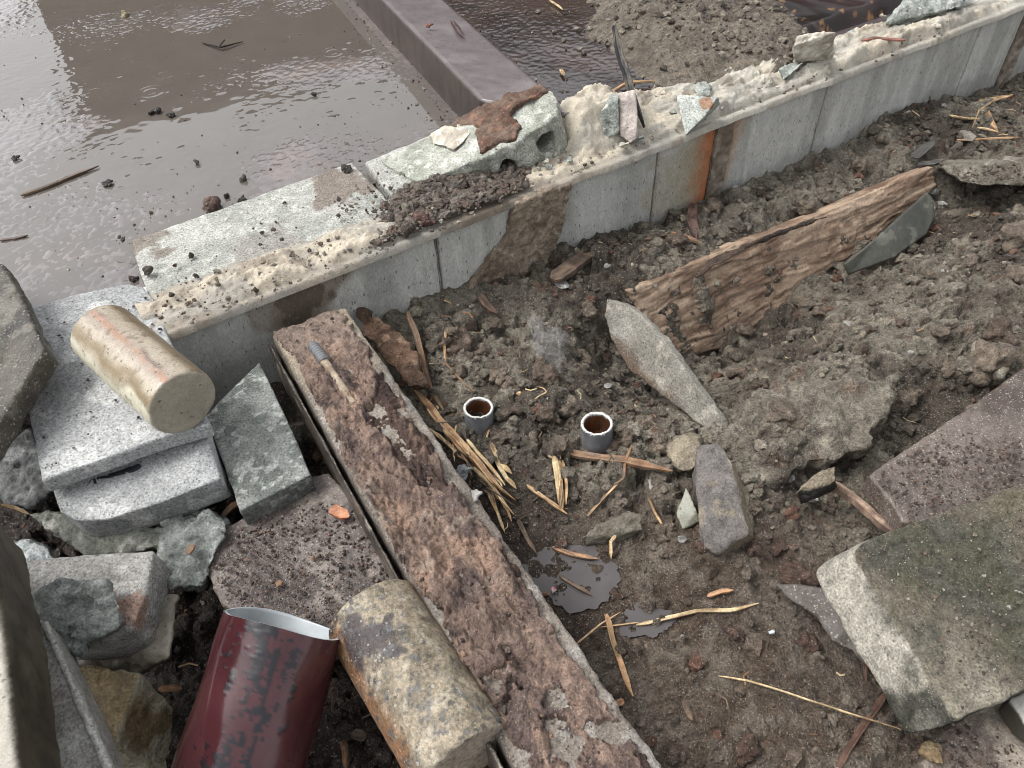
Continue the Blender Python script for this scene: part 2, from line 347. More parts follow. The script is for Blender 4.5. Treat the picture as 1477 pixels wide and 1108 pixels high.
def build_soil():
    V = np.c_[XX.ravel(), YY.ravel(), Z.ravel()]; u, v = to_uv(V*np.array([1, 1, 0])); keep = (v < .035) | (u < -.02) & (v < .19) | (u > 1.9)
    ny, nx = XX.shape; idx = np.arange(ny*nx).reshape(ny, nx); Fq = np.stack([idx[:-1, :-1], idx[:-1, 1:], idx[1:, 1:], idx[1:, :-1]], -1).reshape(-1, 4)
    # drop what lies outside any plausible view
    d = V-CAMP; zz = d@_F; sx = np.abs(d@_R)/np.maximum(zz, .01); keep &= (sx < .95) & (V[:, 1] > .1)
    Fq = Fq[keep[Fq].all(1)]; used = np.zeros(len(V), bool); used[Fq.ravel()] = True; mp = np.cumsum(used)-1; V = V[used]; Fq = mp[Fq]
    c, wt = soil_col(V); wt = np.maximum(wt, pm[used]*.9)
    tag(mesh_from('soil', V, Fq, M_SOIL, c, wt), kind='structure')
build_soil()
# water lying in the shallow spots
def puddle(name, cen, rad, z, mat, seed, n=200, el=.7, ang=0.0, label=None):
    t = np.linspace(0, 2*math.pi, n, endpoint=False); r = rad*(1+.45*fbm(np.c_[np.cos(t)*1.5+seed, np.sin(t)*1.5, t*0], 1, 4, seed))
    x = np.cos(t)*r; y = np.sin(t)*r*el; X = x*math.cos(ang)-y*math.sin(ang)+cen[0]; Y = x*math.sin(ang)+y*math.cos(ang)+cen[1]
    V = np.r_[[[cen[0], cen[1], z]], np.c_[X, Y, np.full(n, z)]]; Fs = [(0, i+1, (i+1) % n+1) for i in range(n)]
    o = mesh_from(name, V, Fs, mat); return tag(o, label, kind='structure')
M_MUDWATER = simple('muddy_water', S(95, 90, 90), .04, spec=.5, var=.1, sc=40, ior=1.33, bump=.05)
puddle('puddle', PUD[0][0], PUD[0][1]*.8, -.1652, M_MUDWATER, 3)
puddle('puddle', PUD[1][0], PUD[1][1]*.7, -.1648, M_MUDWATER, 5)

# far ground sheet below everything
bm = bmesh.new(); q = [bm.verts.new(v) for v in ((-60, -60, -.45), (60, -60, -.45), (60, 60, -.45), (-60, 60, -.45))]; bm.faces.new(q); me = bpy.data.meshes.new('ground'); bm.to_mesh(me); bm.free()
me.materials.append(simple('bare_earth', (.09, .075, .055), .9, sc=3, var=.3)); o = bpy.data.objects.new('ground', me); COL.objects.link(o); tag(o, kind='structure')


# ------------------------------------------------------------------ wet floor behind the wall
FZ = -.02
def uvgrid(u0, u1, v0, v1, s):
    us = np.arange(u0, u1, s); vs = np.arange(v0, v1, s); U, Vv = np.meshgrid(us, vs); ny, nx = U.shape; idx = np.arange(ny*nx).reshape(ny, nx)
    Fq = np.stack([idx[:-1, :-1], idx[:-1, 1:], idx[1:, 1:], idx[1:, :-1]], -1).reshape(-1, 4)
    return U.ravel(), Vv.ravel(), Fq
def uvworld(U, Vv, Zz): return WA[None]+WD[None]*U[:, None]+WN[None]*Vv[:, None]+np.c_[U*0, U*0, Zz]
def at_uv(px, py, z=FZ): return to_uv(at(px, py, z))
PP = [at(*p, FZ) for p in ((240, 110), (420, 60), (140, 60), (420, 140), (300, 170))]      # standing water
def floor_fields(P):
    m_ = np.zeros(len(P))
    for (c, r) in ((at(200, 110, FZ), .17), (at(330, 190, FZ), .13), (at(520, 40, FZ), .16), (at(520, 150, FZ), .10), (at(180, 210, FZ), .10), (at(380, 60, FZ), .13)):
        m_ = np.maximum(m_, 1-sm(.6, 1.25, np.hypot(P[:, 0]-c[0], P[:, 1]-c[1])/r+fbm(P, 9, 3, 31)*.3))
    return m_
def build_floor():
    U, Vv, Fq = uvgrid(-1.5, 3.0, -.3, 3.4, .004)
    P = uvworld(U, Vv, U*0); d = P-CAMP; zz = d@_F; ok = (zz > .2) & (np.abs(d@_R)/np.maximum(zz, .01) < .95) & ((d@_U)/np.maximum(zz, .01) < .62)
    ok &= ((Vv > .2) | (U > .5) & (Vv > .06) | (U < .0) & (Vv > .09))
    Fq = Fq[ok[Fq].all(1)]; used = np.zeros(len(P), bool); used[Fq.ravel()] = True; mp = np.cumsum(used)-1; P = P[used]; U = U[used]; Vv = Vv[used]; Fq = mp[Fq]
    pud = floor_fields(P)
    rough = sm(-.1, .5, fbm(P, 5, 3, 33)+.15)
    right = sm(.70, .72, U)
    z = FZ-.0002+(fbm(P, 6, 2, 34)-.1)*.0011+fbm(P, 190, 2, 35)*(.0006+.0007*rough)*(1-.7*pud)*(1-.6*right)-pud*.0016-.0003*right
    P[:, 2] = z
    c = mix(S(112, 103, 100), S(98, 90, 86), blot(P, 8, -.5, .5, 36)); c = mix(c, S(128, 112, 102), blot(P, 14, .25, .7, 37)*.5)
    c = mix(c, S(96, 80, 66), blot(P, 60, .3, .7, 38)*.5)
    c = mix(c, mix(S(70, 54, 48), S(48, 36, 32), blot(P, 12, -.4, .5, 39)), right)
    wt = np.clip(.85+.15*pud-.25*rough*(1-pud), 0, 1)
    tag(mesh_from('wet_floor', P, Fq, M_FLOOR, c, wt), kind='structure')
    # coarse remainder of the yard
    bm = bmesh.new(); q = [bm.verts.new(wp(*a)) for a in ((-9, .26, FZ-.006), (12, .26, FZ-.006), (12, 14, FZ-.006), (-9, 14, FZ-.006))]; bm.faces.new(q); me = bpy.data.meshes.new('yard'); bm.to_mesh(me); bm.free()
    me.materials.append(simple('yard_concrete', S(110, 98, 92), .25, sc=6, var=.2)); o = bpy.data.objects.new('yard', me); COL.objects.link(o); tag(o, kind='structure')
build_floor()
M_WATER = simple('rain_water', S(106, 98, 90, 1.5), .02, spec=1.0, var=.06, sc=14, ior=1.5)
def build_rain_puddle():
    """thin sheet of standing rain water with drop rings and wind ripples; the floor's high spots stand out of it"""
    U, Vv, Fq = uvgrid(-1.1, .70, .13, 2.2, .004)
    P = uvworld(U, Vv, U*0); d = P-CAMP; zz = d@_F; ok = (np.abs(d@_R)/zz < .75) & ((d@_U)/zz < .56) & ((Vv > .2) | (U < -.02)) & (U < .50+.148*(Vv-.25)+.06)
    Fq = Fq[ok[Fq].all(1)]; used = np.zeros(len(P), bool); used[Fq.ravel()] = True; mp = np.cumsum(used)-1; P = P[used]; Fq = mp[Fq]
    z = FZ+fbm(P, 30, 2, 41)*.00008
    ch = sm(.0, .5, fbm(P, 5, 2, 42)+.02); z = z+fbm(P*np.array([1, 1.7, 1]), 120, 2, 43)*.00017*ch
    R_ = [(236, 108, .028), (218, 133, .032), (135, 135, .024), (120, 228, .014), (480, 76, .03), (112, 215, .01), (160, 198, .01), (350, 220, .008)]
    for (x, y, r) in R_:
        c = at(x, y, FZ); d = np.hypot(P[:, 0]-c[0], P[:, 1]-c[1]); e = np.exp(-((d-r*.6)/(r*.38))**2); z = z+np.cos((d-r*.6)/r*17)*e*.0003
    rr = np.random.default_rng(4)
    for k in range(260):                                   # small drop pits and blisters
        x, y = rr.uniform(0, 690), rr.uniform(60, 400); c = at(x, y, FZ); r = rr.uniform(.0025, .0055); d2 = (P[:, 0]-c[0])**2+(P[:, 1]-c[1])**2; mk = d2 < (3*r)**2; dd = np.sqrt(d2[mk])
        z[mk] += np.exp(-((dd-r)/(r*.5))**2)*.0004
    P[:, 2] = z
    tag(mesh_from('rain_puddle', P, Fq, M_WATER), kind='structure')
build_rain_puddle()

# raised kerb strip crossing the floor
def build_curb():
    KZ = .057; prof = [(-.0, FZ-.01), (-.0, KZ-.004), (.004, KZ), (.108, KZ), (.112, KZ-.004), (.112, FZ-.01)]
    V = []; nv = 420
    vs = np.linspace(.078, 4.2, nv)
    dense = []
    for i in range(len(prof)-1):
        a, b = np.array(prof[i]), np.array(prof[i+1]); k = max(1, int(np.linalg.norm(b-a)/.005))
        for j in range(k): dense.append(a+(b-a)*j/k)
    dense.append(np.array(prof[-1])); K = len(dense)
    for v in vs:
        for a in dense: V.append(wp(.578+.148*(v-.25)+a[0], v, a[1]))
    V = np.array(V); V[:, 2] += fbm(V, 50, 3, 51)*.0006
    V2 = V.reshape(nv, K, 3)
    for k_, a_ in enumerate(dense):
        sh = (.112-a_[0])/.112*.14; kk = (vs < .5); f_ = (1-(vs[kk]-.05)/.45)*sh; V2[kk, k_] += f_[:, None]*WN[None]+(f_*.148)[:, None]*WD[None]
    V = V2.reshape(-1, 3)
    idx = np.arange(nv*K).reshape(nv, K); Fq = np.stack([idx[:-1, :-1], idx[1:, :-1], idx[1:, 1:], idx[:-1, 1:]], -1).reshape(-1, 4)
    top = V[:, 2] > KZ-.003
    c = mix(S(118, 108, 108), S(100, 90, 90), blot(V, 14, -.5, .5, 52)); side = mix(S(66, 52, 42), S(48, 38, 32), blot(V*np.array([1, 1, .3]), 60, -.4, .5, 53))
    c = np.where(top[:, None], c, side); cap = len(V); mid_ = V[:K].mean(0); V = np.vstack([V, mid_[None]]); c = np.vstack([c, c[:1]]); top = np.r_[top, False]
    Fq = [tuple(q) for q in Fq]+[(i, i+1, cap) for i in range(K-1)]
    tag(mesh_from('raised_kerb', V, Fq, M_KERB, c, np.where(top, .75, .3)), kind='structure')
build_curb()

# ------------------------------------------------------------------ the block wall
wall = empty('block_wall', wp(.8, .05, -.3)); tag(wall, 'long broken concrete block wall with ragged cream mortar on its top crossing the picture', 'wall')
G1, G2, G3 = S(176, 176, 170), S(154, 154, 148), S(196, 196, 188)
def uvz(V): q = V-WA; return q@WD, q@WN, V[:, 2]
def face_col(V, N):
    u, v, z = uvz(V); st = V*np.array([1, 1, .12])
    c = mix(G1*1.3, G2*1.3, blot(st, 22, -.5, .5, 61)); c = mix(c, G3*1.25, blot(st, 70, .1, .7, 62)*.5)
    c = mix(c, G2*.72, (1-sm(.0, .03, z+.15+fbm(V, 20, 3, 63)*.02))*.45*sm(.02, .2, u))       # damp foot
    c = mix(c, S(120, 104, 88), near(V, wp(.62, 0, -.1), .05, 64)*.0)
    c = mix(c, S(168, 160, 136), near(V, wp(.83, 0, -.08), .07, 65, 30)*.6)
    r = (1-sm(.0, .115, .912-u+fbm(V, 25, 3, 66)*.012))*(u < .93); c = mix(c, S(160, 140, 96), r*.8)
    r = (1-sm(.0, .060, .914-u+fbm(V, 30, 3, 67)*.010))*(u < .93); c = mix(c, S(186, 104, 42), r*.95)
    r = (1-sm(.0, .045, u-.953+(-.01-z)*.22+fbm(V, 30, 3, 68)*.012))*(u > .93); c = mix(c, S(168, 118, 60), r*.8)
    r = sm(.0, .05, u-.40)*(u < .6)*(1-sm(-.03, .02, z+.035+(.56-u)*.9*0)); 
    m_ = near(V, wp(.545, 0, -.07), .075, 69, 18)*0
    c = mix(c, S(132, 112, 92), np.maximum(near(V, wp(.175, 0, -.015), .07, 70, 20)*.8, near(V, wp(.12, 0, -.02), .04, 71, 30)*.6)); c = mix(c, S(84, 68, 56), near(V, wp(.165, 0, -.03), .035, 79, 50, .6)*.7)
    return c
us = [-.035, .37, .563, .785, .928, 1.187, 1.642, 1.80, 1.845, 2.2]
skip = {4: None}
for i in range(len(us)-1):
    if i == 7: continue
    a, b = us[i]+.0022, us[i+1]-.0022
    if i == 3: b = .912
    if i == 4: a = .952
    if i == 2: a = .575
    B = bm_box(wp(a, .006, -.2), WD*(b-a), WN*.125, (0, 0, .192))
    child(finish('block', B, M_FACE, face_col, .0035, .0008, 40, bevel=.004, wet=.25, seed=i), wall)
for i in range(5):     # the course below, mostly buried
    child(finish('block', bm_box(wp(-.03+.42*i, .008, -.4), WD*.41, WN*.12, (0, 0, .19)), M_FACE, face_col, .008, .001, 40, bevel=.004, seed=40+i), wall)
# mortar in the upright joints
def joint_col(V, N): return mix(S(166, 160, 148), S(136, 126, 112), blot(V, 45, -.4, .5, 72))
for k, (u, wd, pr) in enumerate([(.37, .0045, .002), (.569, .012, .0), (.785, .0045, .002), (.932, .040, -.008), (1.187, .0045, .003), (1.642, .0045, .003), (1.822, .045, -.012)]):
    B = bm_box(wp(u-wd/2, .006-pr*0-min(pr, 0)*-1*0+(.004 if pr >= 0 else -.004), -.2), WD*wd, WN*.1, (0, 0, .196))
    child(finish('mortar_joint', B, M_MORTAR, joint_col if wd < .03 else two(S(152, 140, 124), S(120, 106, 90), 60, 73), .003, .0025 if wd > .03 else .001, 120, wet=.4, seed=60+k), wall)
# mud smear running down the face by the pipes
def smear():
    P = [wp(a, -.006, b) for a, b in ((.50, -.0), (.60, .0), (.592, -.05), (.575, -.10), (.565, -.15), (.38, -.15), (.43, -.1), (.485, -.05))]
    return finish('mud_smear', bm_slab(P, .012, up=-WN, jag=.003, seed=3), M_RUST, two(S(166, 148, 126), S(136, 118, 98), 40, 74, S(176, 162, 142)), .0025, .0025, 120, 4, wet=.45)
child(smear(), wall)

# mortar bed left on the wall top, torn into ridges
def build_bed():
    U, Vv, Fq = uvgrid(-.03, 2.0, -.004, .17, .0025)
    P = uvworld(U, Vv, U*0); Q = np.c_[U*.35, Vv, U*0]
    back = np.interp(U, [-.03, .3, .5, .56, .62, .72, .8, .86, .95, 1.1, 1.25, 1.4, 1.5, 1.65, 2.0], [.098, .084, .08, .105, .11, .13, .165, .16, .12, .105, .10, .105, .11, .07, .08])
    back = back+fbm(P, 35, 3, 81)*.006
    ridg = 1-np.abs(fbm(np.c_[U*.30+Vv*.25, Vv, U*0], 38, 4, 82)); terr = np.floor(ridg*5+fbm(P, 60, 2, 83)*.4)/5
    core = sm(.008, .022, Vv)*(1-sm(-.02, -.004, Vv-back))
    lowl = np.interp(U, [-.03, .02, .05, .1, .15, .19, .24, .3, .34, .5, .6, .75, 1.0, 1.3, 1.5, 2], [.35, .35, .15, 1, 1, .1, .9, 1, .5, .2, .7, .9, 1, 1, .8, .5])
    h = .001+core*lowl*(terr*.016+fbm(P, 30, 3, 84)*.003+fbm(Q, 110, 3, 284)*.002+.002)+fbm(P, 190, 3, 85)*.0016*core+fbm(P, 500, 1, 86)*.0003
    h = h+core*np.interp(U, [.7, .9, 1.5, 1.7], [0, .006, .012, 0])+sm(.022, .08, Vv)*.06*sm(.63, .668, U)*(1-sm(.735, .82, U))
    edge = sm(-.0035, -.0005, Vv); h = h*edge-.0085*(1-edge)
    h = np.where(Vv > back, -.012-(Vv-back)*.3, h)
    frz = fbm(np.c_[U, U*0, U*0], 22, 5, 87)*.0028*sm(.33, .5, U)+.001    # uneven front lip
    W = uvworld(U, Vv+frz*(Vv < .01), h)
    ok = Vv < back+.012; Fq = Fq[ok[Fq].all(1)]
    used = np.zeros(len(W), bool); used[Fq.ravel()] = True; mp = np.cumsum(used)-1
    cr = S(200, 188, 166); c = mix(S(172, 162, 146), cr, sm(.002, .006, h+fbm(P, 30, 3, 88)*.002))
    c = mix(c, S(192, 187, 174), sm(.6, .9, U)*blot(P, 14, -.4, .3, 89)*.8); c = mix(c, S(138, 126, 110), blot(P, 40, .2, .6, 90)*.75)
    c = mix(c, S(156, 154, 146), blot(Q, 40, .0, .4, 91)*.6)
    c = mix(c, S(92, 78, 64), (1-sm(.0, .04, np.abs(U-.45)-.07+fbm(P, 30, 3, 92)*.03))*.6)
    o = mesh_from('mortar_bed', W[used], mp[Fq], M_MORTAR, c[used], .15); child(o, wall)
    return U, Vv, h
build_bed()
# rear row of blocks laid flat
def rear_col(V, N):
    u, v, z = uvz(V)
    c = mix(S(182, 182, 174), S(160, 162, 154), blot(V, 20, -.5, .5, 95)); c = mix(c, S(206, 206, 198), blot(V, 90, 0, .6, 96)*.5)
    c = mix(c, S(118, 100, 86), np.maximum(near(V, wp(.3, .19, 0), .05, 97, 40, .8)*.75, near(V, wp(.02, .215, 0), .035, 98, 40, .8)*.7))
    c = mix(c, S(140, 130, 122), near(V, wp(.16, .10, 0), .05, 99, 30, .5)*.5)
    return c
for k, (a, b) in enumerate([(-.012, .352), (.358, .545)]):
    o = finish('block', bm_slab([wp(a, .088, -.004), wp(b+(.0 if k == 0 else -.06), .084, -.004), wp(b, .247, .002 if k == 0 else .008), wp(a+.012, .242, -.002)], .12), M_BLOCK, rear_col, .003, .0009, 70, bevel=.004, wet=.3, seed=k+7); child(o, wall)

# tilted broken block with open cores and a brown crust
def broken_block():
    root = empty('broken_block', wp(.6, .15, -.01)); tag(root, 'tilted broken hollow block with two dark round cores and brown crust, at the kerb end', 'block')
    T = [at(548, 230, .004), at(640, 188, .03), at(700, 150, .066), at(772, 124, .088), at(797, 133, .088), at(806, 166, .072), at(778, 184, .066), at(742, 206, .056), at(700, 226, .044), at(660, 242, .028), at(600, 262, .006)]
    cut = []
    for (x, y, z, r, l) in ((786, 204, .036, .0175, .2), (722, 236, .012, .016, .2)):
        a = at(x, y, z); cb = bm_cyl(a-WN*.03, a+WN*.14+np.array([0, 0, .0]), r, 28); me = bpy.data.meshes.new('c'); bmesh.ops.recalc_face_normals(cb, faces=cb.faces); cb.to_mesh(me); cb.free(); oc = bpy.data.objects.new('c', me); COL.objects.link(oc); cut.append(oc)
    B = bm_slab(T, .07, .0, jag=.003, seed=5); bpy.context.view_layer.update()
    o = finish('shell', B, M_BLOCK, two(S(178, 180, 168), S(150, 154, 140), 30, 101, S(200, 200, 190)), .0025, .002, 70, bevel=0, wet=.3, cutters=cut); child(o, root)
    for c in cut: bpy.data.objects.remove(c)
    K = [at(650, 180, .037), at(700, 147, .07), at(780, 120, .094), at(790, 130, .092), at(742, 152, .08), at(732, 166, .075), at(752, 182, .068), at(742, 198, .063), at(715, 206, .055), at(692, 222, .048), at(688, 200, .052), at(690, 182, .056)]
    o = finish('crust', bm_slab(K, .007, 0, jag=.004, seed=8), M_RUST, two(S(128, 104, 88), S(104, 74, 58), 40, 103, S(150, 108, 84)), .002, .0035, 90, 5, wet=.4); child(o, root)
broken_block()

# ------------------------------------------------------------------ generic builders for the rubble
def slab(name, label, cat, poly, th, cols, mat=M_BLOCK, vox=.003, amp=.0012, freq=60, jag=0, bevel=.003, taper=0, wet=.3, group=None, seed=0, dispf=None, up=None, world=False, off=(0, 0, 0)):
    P = poly if world else pts(poly)
    o = finish(name, bm_slab(P, th, taper, up, jag, seed, off), mat, cols, vox, amp, freq, 5, bevel if not jag else 0, wet, dispf, seed)
    return tag(o, label, cat, group)
def hull(name, label, cat, poly, cols, mat=M_ROCK, vox=.0028, amp=.004, freq=38, wet=.35, group=None, seed=0, dispf=None):
    df = lambda V, N: fbm(V, freq*3.4, 4, seed+9, .6)*amp*.55-sm(.3, .6, fbm(V, freq*.8, 3, seed+11))*amp*.9+(dispf(V, N) if dispf else 0)
    o = finish(name, bm_hull(pts(poly)), mat, cols, vox*.85, amp, freq, 5, 0, wet, df, seed)
    return tag(o, label, cat, group)
def ext(poly, dz, sh=(0, 0)):      # outline and its copy dz lower, for hulls
    return list(poly)+[(x+sh[0], y+sh[1], z-dz) for x, y, z in poly]

# ---- left foreground slabs
LG = two(S(184, 186, 186), S(160, 162, 162), 14, 111, S(204, 205, 203))
slab('concrete_slab', 'pale grey flat slab carrying the tan concrete cylinder', 'concrete slab', [(40,447,.004),(110,424,.004),(182,409,.004),(206,414,.004),(221,430,.004),(240,478,.004),(303,612,.004),(228,633,.004),(60,694,.004),(50,640,.004),(38,580,.004)], .02, LG, M_BLOCK, wet=.2, amp=.0006, seed=1, vox=.002, bevel=.0008)
s2 = empty('concrete_slab', at(190, 690, -.08)); tag(s2, 'pale grey slab with a black stencil mark, directly under the slab that carries the cylinder', 'concrete slab')
o = slab('body', None, None, [(62,640,-.020),(290,590,-.020),(303,640,-.022),(318,690,-.034),(240,722,-.038),(152,750,-.042),(108,750,-.042),(86,738,-.038),(75,705,-.026)], .045, LG, M_BLOCK, wet=.25, amp=.0007, seed=2, vox=.002, bevel=.0008); child(o, s2)
M_INK = simple('black_stencil_paint', (.02, .02, .024), .6, var=.3)
_q = np.array(pts([(62,640,-.020),(290,590,-.020),(303,640,-.022),(318,690,-.034),(240,722,-.038),(152,750,-.042),(108,750,-.042),(86,738,-.038),(75,705,-.026)]))
S2C = _q.mean(0); S2N = np.linalg.svd(_q-S2C)[2][2]; S2N = S2N*np.sign(S2N[2])
def ink():
    strokes = [[(108,701),(112,703),(117,703.5),(122,702),(125,699),(125,695),(122,694),(118,695),(114,697)], [(127,697),(130,696),(131,693)], [(133,692),(137,691.5),(138,695),(139,697.5)], [(142,691),(143,689)], [(146,690),(148,688)], [(150,689.5),(153,687.5)],
               [(155,688.5),(160,687.5),(165,685.5),(170,684),(175,682.5),(180,680.5)], [(158,685.5),(168,682.5),(179,679)], [(181,677.5),(186,679),(192,678),(198,674.5),(202,671)], [(184,676.5),(192,674.5),(200,671)]]
    bm = bmesh.new()
    for s in strokes:
        P = [CAMP+ray(x, y+1.0)*(((S2C-CAMP)@S2N)/(ray(x, y+1.0)@S2N)) for x, y in s]; w_ = .0012
        for a, b in zip(P, P[1:]):
            d = (b-a)/np.linalg.norm(b-a); n = np.array([-d[1], d[0], 0])*w_; k = np.array([0, 0, .0022])
            q = [bm.verts.new(v+k) for v in (a-n-d*.0006, b-n+d*.0006, b+n+d*.0006, a+n-d*.0006)]; t = [bm.verts.new(v.co-Vector((0, 0, .004))) for v in q]
            bm.faces.new(q)
            for i in range(4): bm.faces.new((q[i], t[i], t[(i+1) % 4], q[(i+1) % 4]))
    me = bpy.data.meshes.new('stencil_mark'); org = at(150, 690, -.03)
    bmesh.ops.translate(bm, verts=bm.verts, vec=-Vector(org)); bm.to_mesh(me); bm.free(); me.materials.append(M_INK); o = bpy.data.objects.new('stencil_mark', me); o.location = org; COL.objects.link(o); return o
child(ink(), s2)
slab('concrete_block', 'damp grey-green block lying between the stacked slabs and the crusted beam', 'block', [(296,600,-.045),(335,560,-.045),(374,521,-.045),(412,600,-.047),(448,684,-.05),(398,710,-.052),(346,737,-.054),(322,670,-.05)], .07, two(S(140, 144, 138), S(106, 112, 106), 60, 113, S(172, 176, 170)), M_BLOCK, wet=.5, amp=.0008, seed=3, vox=.002, bevel=.0006)
slab('paving_slab', 'purple-grey gritty paving slab with orange chips, beside the second cylinder', 'paving slab', [(284,787,-.085),(456,684,-.08),(476,683,-.08),(606,846,-.085),(560,905,-.09),(440,935,-.092),(318,872,-.09)], .045, two(S(116, 104, 98), S(88, 77, 72), 20, 115, S(132, 120, 111)), M_DARKSLAB, wet=.35, amp=.0015, freq=110, seed=4, vox=.0024, bevel=.001)

# ---- cylinders
def core(name, label, a, b, r, colf, mat, wet, seed, endcol, chip=0):
    root = empty(name, (np.array(a)+np.array(b))/2-np.array([0, 0, r])); tag(root, label, 'concrete cylinder')
    d = (np.array(b)-np.array(a)); d /= np.linalg.norm(d)
    def cf(V, N):
        c = colf(V, N, d, a); e = sm(.6, .85, N@d); return c*(1-e[:, None])+endcol*(e[:, None])*(1+.12*fbm(V, 30, 3, 5)[:, None])
    def df(V, N):
        t = (V-np.array(b))@d; h = fbm(V, 45, 4, seed); rim = sm(-.006, 0, t)*(1-sm(.3, .8, N@d)); return -np.abs(h)*.002*rim*(1+chip)
    o = finish('body', bm_cyl(a, b, r, 64), mat, cf, .0025, .0006, 50, 4, .0015, wet, df, seed); child(o, root); return root
a1, b1 = at(150, 482, .044), at(265, 582, .044)
def core1(V, N, d, a):
    q = (V-a)@d; up = N[:, 2]; side = N@np.cross(d, (0, 0, 1))
    c = mix(S(160, 146, 122), S(182, 170, 148), blot(V, 20, -.5, .5, 121))
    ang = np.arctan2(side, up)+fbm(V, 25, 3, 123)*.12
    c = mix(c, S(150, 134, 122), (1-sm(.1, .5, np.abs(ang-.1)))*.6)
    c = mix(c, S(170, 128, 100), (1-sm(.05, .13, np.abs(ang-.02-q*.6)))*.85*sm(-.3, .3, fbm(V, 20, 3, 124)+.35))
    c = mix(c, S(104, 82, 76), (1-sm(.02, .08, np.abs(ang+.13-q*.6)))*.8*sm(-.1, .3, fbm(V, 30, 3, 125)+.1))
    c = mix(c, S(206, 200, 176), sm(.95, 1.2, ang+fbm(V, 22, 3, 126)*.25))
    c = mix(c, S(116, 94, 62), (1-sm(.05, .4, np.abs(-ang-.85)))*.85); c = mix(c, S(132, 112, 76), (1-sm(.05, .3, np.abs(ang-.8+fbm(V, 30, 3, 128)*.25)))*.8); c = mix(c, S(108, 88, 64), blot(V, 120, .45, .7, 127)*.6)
    return c
core('concrete_cylinder', 'smooth tan concrete cylinder with a rusty streak, lying on the pale slab', a1, b1, .0375, core1, M_SMOOTH, lambda V, N: .35+.6*sm(.3, .9, N[:, 2]), 5, S(172, 164, 144))
a2, b2 = at(536, 884, -.05), at(672, 1100, -.05)
def core2(V, N, d, a):
    side = N@np.cross(d, (0, 0, 1)); c = mix(S(152, 138, 114), S(122, 110, 90), blot(V, 70, -.4, .4, 131)); c = mix(c, S(176, 166, 144), blot(V, 90, .1, .5, 132)*.6)
    ang = np.arctan2(side, N[:, 2]); c = mix(c, S(132, 88, 50), sm(.75, 1.1, ang+fbm(V, 25, 3, 133)*.25)*.8); c = mix(c, S(112, 92, 56), sm(.9, 1.2, -ang)*.7)
    P = at(520, 930, -.01); c = mix(c, S(58, 50, 54), np.maximum(near(V, P, .028, 134, 60, .7), near(V, at(505, 880, -.03), .022, 135, 60, .7))*.9)
    return mix(c, S(92, 92, 92), blot(V, 190, .3, .55, 136)*.8)
core('concrete_cylinder', 'speckled brown concrete cylinder with exposed stones, beside the maroon pipe', a2, b2, .0455, core2, M_CORE, .55, 6, S(164, 152, 134), 2)

# ---- maroon pipe with zinc-white inside, cut open at the top
M_PAINT = mineral('maroon_paint', 300, .06, 0, 200, 0, 300, .12, .0006, .5, .12, .5, mid=.12, coat=.15)
M_ZINC = simple('zinc_inside', S(196, 204, 208), .45, metal=.25, bump=.4, sc=40, var=.12)
def maroon():
    root = empty('maroon_pipe', at(340, 1100, -.18)); tag(root, 'glossy maroon painted steel pipe with black tar streaks, cut open at its upper end', 'pipe')
    a = at(411, 898, -.022); b = at(320, 1190, -.107); d = (b-a)/np.linalg.norm(b-a); x = np.cross(d, (0, 0, 1)); x /= np.linalg.norm(x); y = np.cross(x, d); R = .0535
    n = 120; m_ = 130; L = np.linalg.norm(b-a); V = []; 
    for k, rr in enumerate((R, R-.003)):
        for j in range(m_):
            t = j/(m_-1)
            for i in range(n):
                an = 2*math.pi*i/n; e = (.0015*math.sin(an*2+.7)+.001*math.sin(an*3))*(1-t)*1.0 if j == 0 else 0
                V.append(a+d*(t*L-.0+e)+(x*math.cos(an)*(1+.03*math.sin(t*3))+y*math.sin(an))*rr*(1+.012*math.sin(an*3+t*7)+.010*math.sin(an*5-t*11)))
    V = np.array(V); idx = np.arange(2*m_*n).reshape(2, m_, n); nx = np.roll(idx, -1, 2)
    F0 = np.stack([idx[0, :-1], nx[0, :-1], nx[0, 1:], idx[0, 1:]], -1).reshape(-1, 4); rim = np.stack([idx[0, 0], idx[1, 0], nx[1, 0], nx[0, 0]], -1).reshape(-1, 4)
    F1 = np.stack([idx[1, :-1], idx[1, 1:], nx[1, 1:], nx[1, :-1]], -1).reshape(-1, 4)
    O = V[:m_*n]; q = (O-a)@d; up = (O-a-q[:, None]*d)@y/R; sx = (O-a-q[:, None]*d)@x/R
    st = np.c_[sx*3, q*2.2, up*3]
    c = mix(S(78, 36, 40), S(64, 27, 32), blot(O, 12, -.5, .5, 141)); tar = sm(-.12, .12, fbm(np.c_[sx*3, q*14, up*3], 3, 6, 142, .65)+fbm(O, 190, 3, 143)*.7-np.abs(sx+.2)*1.5+.18)*(up > 0)
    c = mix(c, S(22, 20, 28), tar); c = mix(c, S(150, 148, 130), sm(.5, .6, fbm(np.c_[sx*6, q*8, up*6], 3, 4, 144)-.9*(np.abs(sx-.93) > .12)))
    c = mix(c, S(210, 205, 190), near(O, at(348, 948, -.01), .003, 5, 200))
    disp = tar*.0006*np.abs(fbm(O, 200, 2, 145)); O2 = O+(x*sx[:, None]+y*up[:, None])*disp[:, None]
    VV = np.r_[O2, V[m_*n:]]
    child(mesh_from('painted_shell', O2, F0, M_PAINT, c, 1-.55*tar), root)
    used = np.unique(np.r_[F1.ravel(), rim.ravel()]); mp = np.zeros(len(V), int); mp[used] = np.arange(len(used))
    child(mesh_from('inner_lining', VV[used], mp[np.r_[F1, rim]], M_ZINC), root)
maroon()

